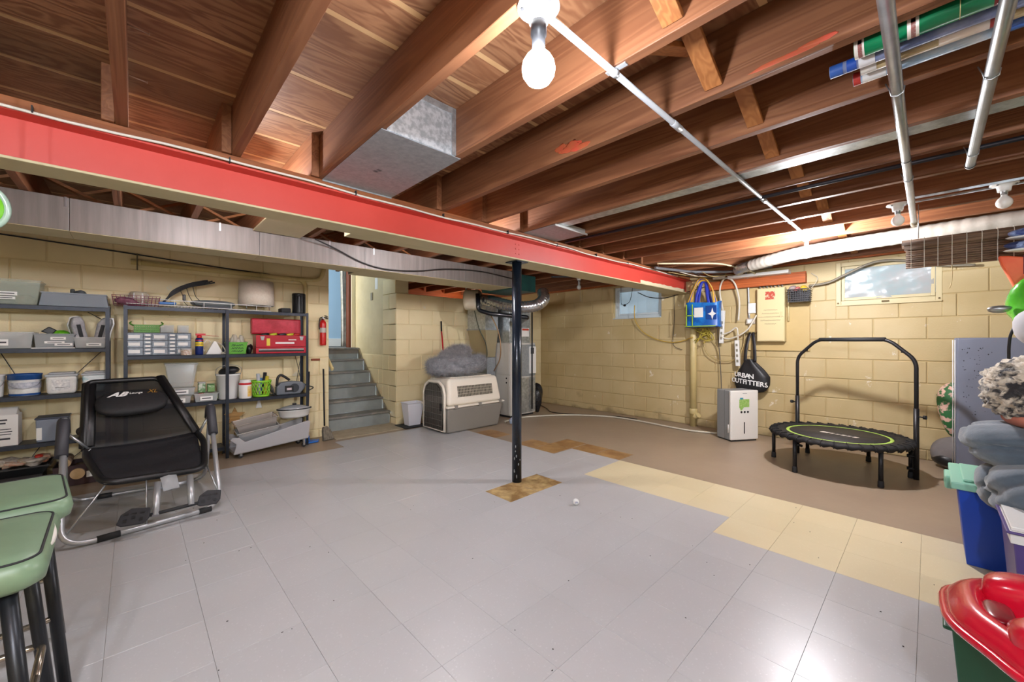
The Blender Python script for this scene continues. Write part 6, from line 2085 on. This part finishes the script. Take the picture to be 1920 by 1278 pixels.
# ================================================================== PILE AT THE RIGHT
# grey folding mat standing on edge by the back wall
fmt = thing('folding_mat', 'grey-blue vinyl folding gym mat standing on edge by the back wall', 'mat', (5.40, -.17, 0))
m_matv = M('mat_greyblue', '#6e7486', .42, col2='#757b8c', scale=2.5, bump=.1)
for k in range(2):
    MB().box(.0 + .055 * k, .05 + .055 * k, -.62, 0 + .012 * (k % 2), .003, 1.24).build('mat_panel', m_matv, fmt, bevel=.014, seg=3)
    MB().tube([(.025 + .055 * k, .008 + .012 * (k % 2), .03), (.025 + .055 * k, .008 + .012 * (k % 2), 1.22)], .004, 6).build('zipper', m_white, fmt)
rnd = random.Random(21)
spk = MB()
for k in range(60):
    y, z = -.03 - rnd.random() * .2, 1.15 - rnd.random() ** 1.5 * .6
    spk.blob((-.0005, y, z), .0006, .002 + .003 * rnd.random(), .002 + .004 * rnd.random(), 6, 4)
spk.build('dirt_specks', M('mat_specks', '#2f323a', .8), fmt, kind='stuff')
fb = thing('floral_bag', 'green floral print bag standing upright behind the folding mat', 'bag', (5.66, -.17, .30))
MB().blob((0, 0, .27), .09, .12, .27, 24, 16, wobble(8, .12, 4)).build('bag', M('floral_print', '#2f6b3a', .6, col2='#e0b8a8', scale=16, lo=.48, hi=.54, detail=2), fb)
MB().blob((0, 0, .35), .092, .1, .1, 16, 10, wobble(9, .2, 5)).build('dark_print', M('floral_dark', '#22303a', .6, col2='#5b9a4a', scale=20), fb)
gbk = thing('duffel_bag', 'grey and black duffel bag on floor under floral print bag', 'bag', (5.64, -.17, 0))
MB().blob((0, 0, .15), .15, .16, .15, 26, 14, wobble(14, .12, 4)).build('body', M('duffel_grey', '#6e6a6a', .7, col2='#7f7a79', scale=6), gbk)
MB().blob((0, .0, .09), .155, .165, .085, 26, 12, wobble(15, .1, 4)).build('black_base', m_black, gbk)


def tote_box(label, x0, x1, y0, y1, h, body, lidm=None, fl=.035, name='storage_tote', ribs=True):
    t = thing(name, label, 'tote', ((x0 + x1) / 2, (y0 + y1) / 2, 0))
    a, b = (x1 - x0) / 2, (y1 - y0) / 2
    MB().tray((-a, a, -b, b), (-a - fl, a + fl, -b - fl, b + fl), 0, h, .004, .018).build('body', body, t, bevel=.03, seg=4)
    if lidm:
        MB().box(-a - fl - .024, a + fl + .024, -b - fl - .024, b + fl + .024, h - .03, h + .008).box(-a - fl + .02, a + fl - .02, -b - fl + .02, b + fl - .02, h + .008, h + .022).build('lid', lidm, t, bevel=.014, seg=3)
        MB().box(-.09, .09, b + fl + .01, b + fl + .045, h - .075, h - .002).box(-a - fl - .045, -a - fl - .01, -.09, .09, h - .075, h - .002).build('lid_handle', lidm, t, bevel=.01, seg=3)
    return t


m_tl = M('lid_seafoam', '#8fc9b2', .4)
tb1 = tote_box('blue plastic storage tote with seafoam green lid under grey blanket', 3.27, 3.66, -.60, -.14, .44, M('tote_blue', '#1647b8', .4), m_tl)
tb2 = tote_box('grey-blue plastic tote wedged between blue and purple totes', 3.06, 3.16, -.65, -.275, .43, M('tote_slate', '#7f8ea3', .4), None, .015)
tb3 = tote_box('purple plastic storage tote with white rim under grey blanket', 2.58, 2.96, -.72, -.26, .45, M('tote_purple', '#5a4a86', .4, col2='#51427c', scale=3), None, .03)
MB().box(-.225, .225, -.265, .265, .452, .468).tray((-.225, .225, -.265, .265), (-.228, .228, -.268, .268), .40, .452, .006).build('white_rim', m_white, tb3, bevel=.006)
MB().box(-.08, .08, .235, .245, .22, .33).build('recess_panel', M('tote_purple_d', '#4a3c78', .4), tb3, bevel=.004)

# rack beside the totes that carries the heap
rk = thing('side_rack', 'plain metal rack carrying the heap of bedding beside the totes', 'rack', (3.1, -1.0, 0))
for x in (-.6, .7):
    for y in (-.25, .14):
        MB().cyl((x, y, 0), (x, y, 1.8), .014, n=10).build('post', m_rack, rk)
for z in (.80, 1.16, 1.45):
    MB().box(-.62, .72, -.25, .36, z - .02, z).build('shelf', m_rack, rk)

# blanket: folded over several times, hanging over the tote rims
m_blk = M('blanket_slate', '#46525d', .95, col2='#606e7a', scale=4, detail=5, sheen=.5, bump=.25, bscale=30)
bk_ = thing('fleece_blanket', 'slate grey fleece blanket folded in thick rolls on storage totes', 'blanket', (3.15, -.42, .47))


def cloth(c, rx_, ry_, rz_, seed, creases):
    wf = wobble(seed, .10, 2.5)

    def fn(d):
        k = wf(d)
        for (nx, ny, nz, off, dep, wd) in creases:
            q = d.x * nx + d.y * ny + d.z * nz - off + .08 * math.sin(5 * d.x + 4 * d.z + seed)
            k -= dep * math.exp(-(q / wd) ** 2)
        return k + .012 * math.sin(14 * d.z + 6 * d.y + seed) * math.sin(9 * d.x)
    return MB().blob(c, rx_, ry_, rz_, 64, 40, fn, power=.86)


cloth((.06, .075, .215), .25, .22, .125, 3, [(.2, .1, 1, -.1, .14, .10), (.5, .2, .6, .55, .07, .07), (-.4, .3, .8, .5, .06, .06)]).build('fold', m_blk, bk_)
cloth((-.10, .05, .045), .24, .20, .145, 6, [(.5, .4, .7, .1, .16, .10), (-.3, .6, .7, .45, .07, .06), (.1, .5, -.6, .45, .06, .06)]).build('fold', m_blk, bk_, rot=(0, 0, .1))
cloth((.05, .175, -.005), .15, .085, .115, 9, [(.3, .2, .9, .1, .10, .09), (-.2, .6, .6, .6, .05, .06)]).build('fold', m_blk, bk_)

# curly spotted fur bed
m_curl = M('spotted_fur', '#d2c6b2', .95, col2='#2c2a2b', scale=13, detail=4, lo=.47, hi=.56, sheen=.3, bump=.8, bscale=40)
fu = thing('spotted_fur_bed', 'curly cream and black spotted fur bed heaped above the blanket', 'pet bed', (3.20, -.44, .80))
rnd = random.Random(33)


def curls(d):
    return 1 + .05 * math.sin(17 * d.x + 9 * d.z) * math.sin(15 * d.y + 4) + .04 * math.sin(31 * d.z + 23 * d.x) + rnd.uniform(-.035, .035)


MB().blob((0, 0, .165), .27, .25, .175, 90, 50, curls, power=.85).build('fur', m_curl, fu)
MB().blob((-.03, .1, .03), .17, .09, .05, 20, 10, wobble(5, .1)).build('lining', M('lining_rose', '#b5705c', .8), fu)
# white pillow, green sack, orange vest, shoes
pw = tag(MB().blob((3.16, -.53, 1.272), .22, .24, .115, 36, 18, wobble(2, .1, 3), power=.8).build('white_pillow', M('pillow_white', '#dcdcde', .9, col2='#cfcfd3', scale=5, bump=.15), None), 'plump white pillow on top of spotted fur bed', 'pillow')
gs = thing('green_sack', 'shiny bright green plastic sack leaning behind the white pillow', 'sack', (3.52, -.50, 1.161))
MB().blob((0, 0, .235), .14, .20, .225, 44, 26, lambda d: 1 + .06 * math.sin(5 * d.x + 7 * d.z) * math.cos(4 * d.y + 3) + .02 * math.sin(15 * d.y + 8 * d.z), power=.9).build('sack', M('sack_green', '#3f9c1e', .22, col2='#56bb2b', scale=6, bump=.5, bscale=6), gs)
MB().tube(smoothpath([(-.05, .15, .2), (-.06, .19, .1), (-.06, .2, 0.02), (-.06, .2, -.08)], 5), .007, 6).build('strap', m_black, gs)
ov = thing('orange_vest', 'orange folded vest with purple patch hanging above green sack', 'vest', (3.70, -.48, 1.40))
MB().prism([(-.02, .17), (.165, .215), (.20, .22), (.19, .17), (.11, -.06), (.09, -.09), (-.02, -.09)], -.025, .03, 'x').build('cloth', M('vest_orange', '#e8552c', .6, col2='#f06f45', scale=5), ov, bevel=.01, seg=3, loc=(0, 0, .09))
MB().box(-.032, -.024, .06, .11, .19, .30).build('purple_patch', M('patch_purple', '#4c1a4a', .5), ov, bevel=.004)
for k, (dx, dz, cc) in enumerate(((.0, .0, '2b3560'), (.03, .075, '3d4f8a'))):
    t = thing('blue_shoe', ('navy and white shoe lying on the orange vest', 'blue and white shoe topmost on the heap')[k], 'shoe', (3.63 + dx, -.42 - .01 * k, 1.712 + dz), .3)
    MB().blob((0, 0, .035), .055, .13, .035, 24, 12, wobble(20 + k, .12, 3)).build('upper', M('shoe_' + cc, '#' + cc, .5, col2='#8ea3cf', scale=14, lo=.52, hi=.6), t)
    MB().blob((0, 0, .010), .057, .135, .012, 24, 8).build('sole', m_white, t)
tag(MB().blob((3.46, -.265, 1.385), .03, .05, .018, 16, 8, wobble(4, .2)).build('metal_clip', m_steel, None), 'small shiny metal clip sticking out of the green sack', 'clip')

# red moulded lid on a dark green bin
gt = tote_box('dark green plastic bin under the red moulded sled', 1.75, 1.87, -.62, -.075, .385, M('bin_forest', '#1d5a42', .4), None, .03)
MB().blob((.1, .24, .36), .06, .03, .03, 14, 8, wobble(3, .3)).build('scrap', M('scrap_mixed', '#8c7a52', .7, col2='#30302c', scale=30), gt)
rl = thing('plastic_sled', 'glossy red moulded plastic sled with ridged seat lying on dark green bin', 'sled', (1.70, -.42, .405))
rl.rotation_euler = (0, .10, 0)
m_rp = M('red_plastic', '#d01733', .22, coat=.25, col2='#c4122c', scale=3)


outl = []
for k in range(72):
    a = 2 * PI * k / 72
    R = 1 + .045 * math.cos(5 * a - 1.2) * (1 if math.sin(a) > -.2 else .2)
    sq_ = lambda t: math.copysign(abs(t) ** .62, t)
    outl.append((.36 * R * sq_(math.cos(a)), .375 * R * sq_(math.sin(a))))


def lidsurf(u, v):
    # dish: rim slopes outward, floor sunk, u around and v from centre to edge
    k = int(round(u * 72)) % 72
    x, y = outl[k]
    if v < .72:
        z = -.02
    elif v < .86:
        q = (v - .72) / .14
        z = -.02 + .052 * q * q * (3 - 2 * q)
    else:
        q = (v - .86) / .14
        z = .032 - .05 * q * q
    return (x * v, y * v, .06 + z)


MB().grid(lidsurf, 72, 30).build('dish', m_rp, rl, solid=.005)
MB().tube([(x * 1.0, y * 1.0, .04) for x, y in outl], .011, 8, closed=True).build('rolled_edge', m_rp, rl)
MB().blob((.14, .11, .08), .085, .20, .062, 32, 18, wobble(2, .05, 3), power=.62).build('bolster', m_rp, rl)
MB().blob((-.20, .10, .08), .085, .20, .062, 32, 18, wobble(4, .05, 3), power=.62).build('bolster', m_rp, rl)
for k in range(4):
    MB().blob((-.09 + .045 * k, .03, .048 + .004 * k), .019, .16, .020, 16, 14, power=.7).build('ridge', m_rp, rl)
MB().blob((-.04, .292, .078), .075, .028, .012, 24, 10, power=.7).build('grip_recess', M('red_recess', '#7d0c1c', .3), rl)
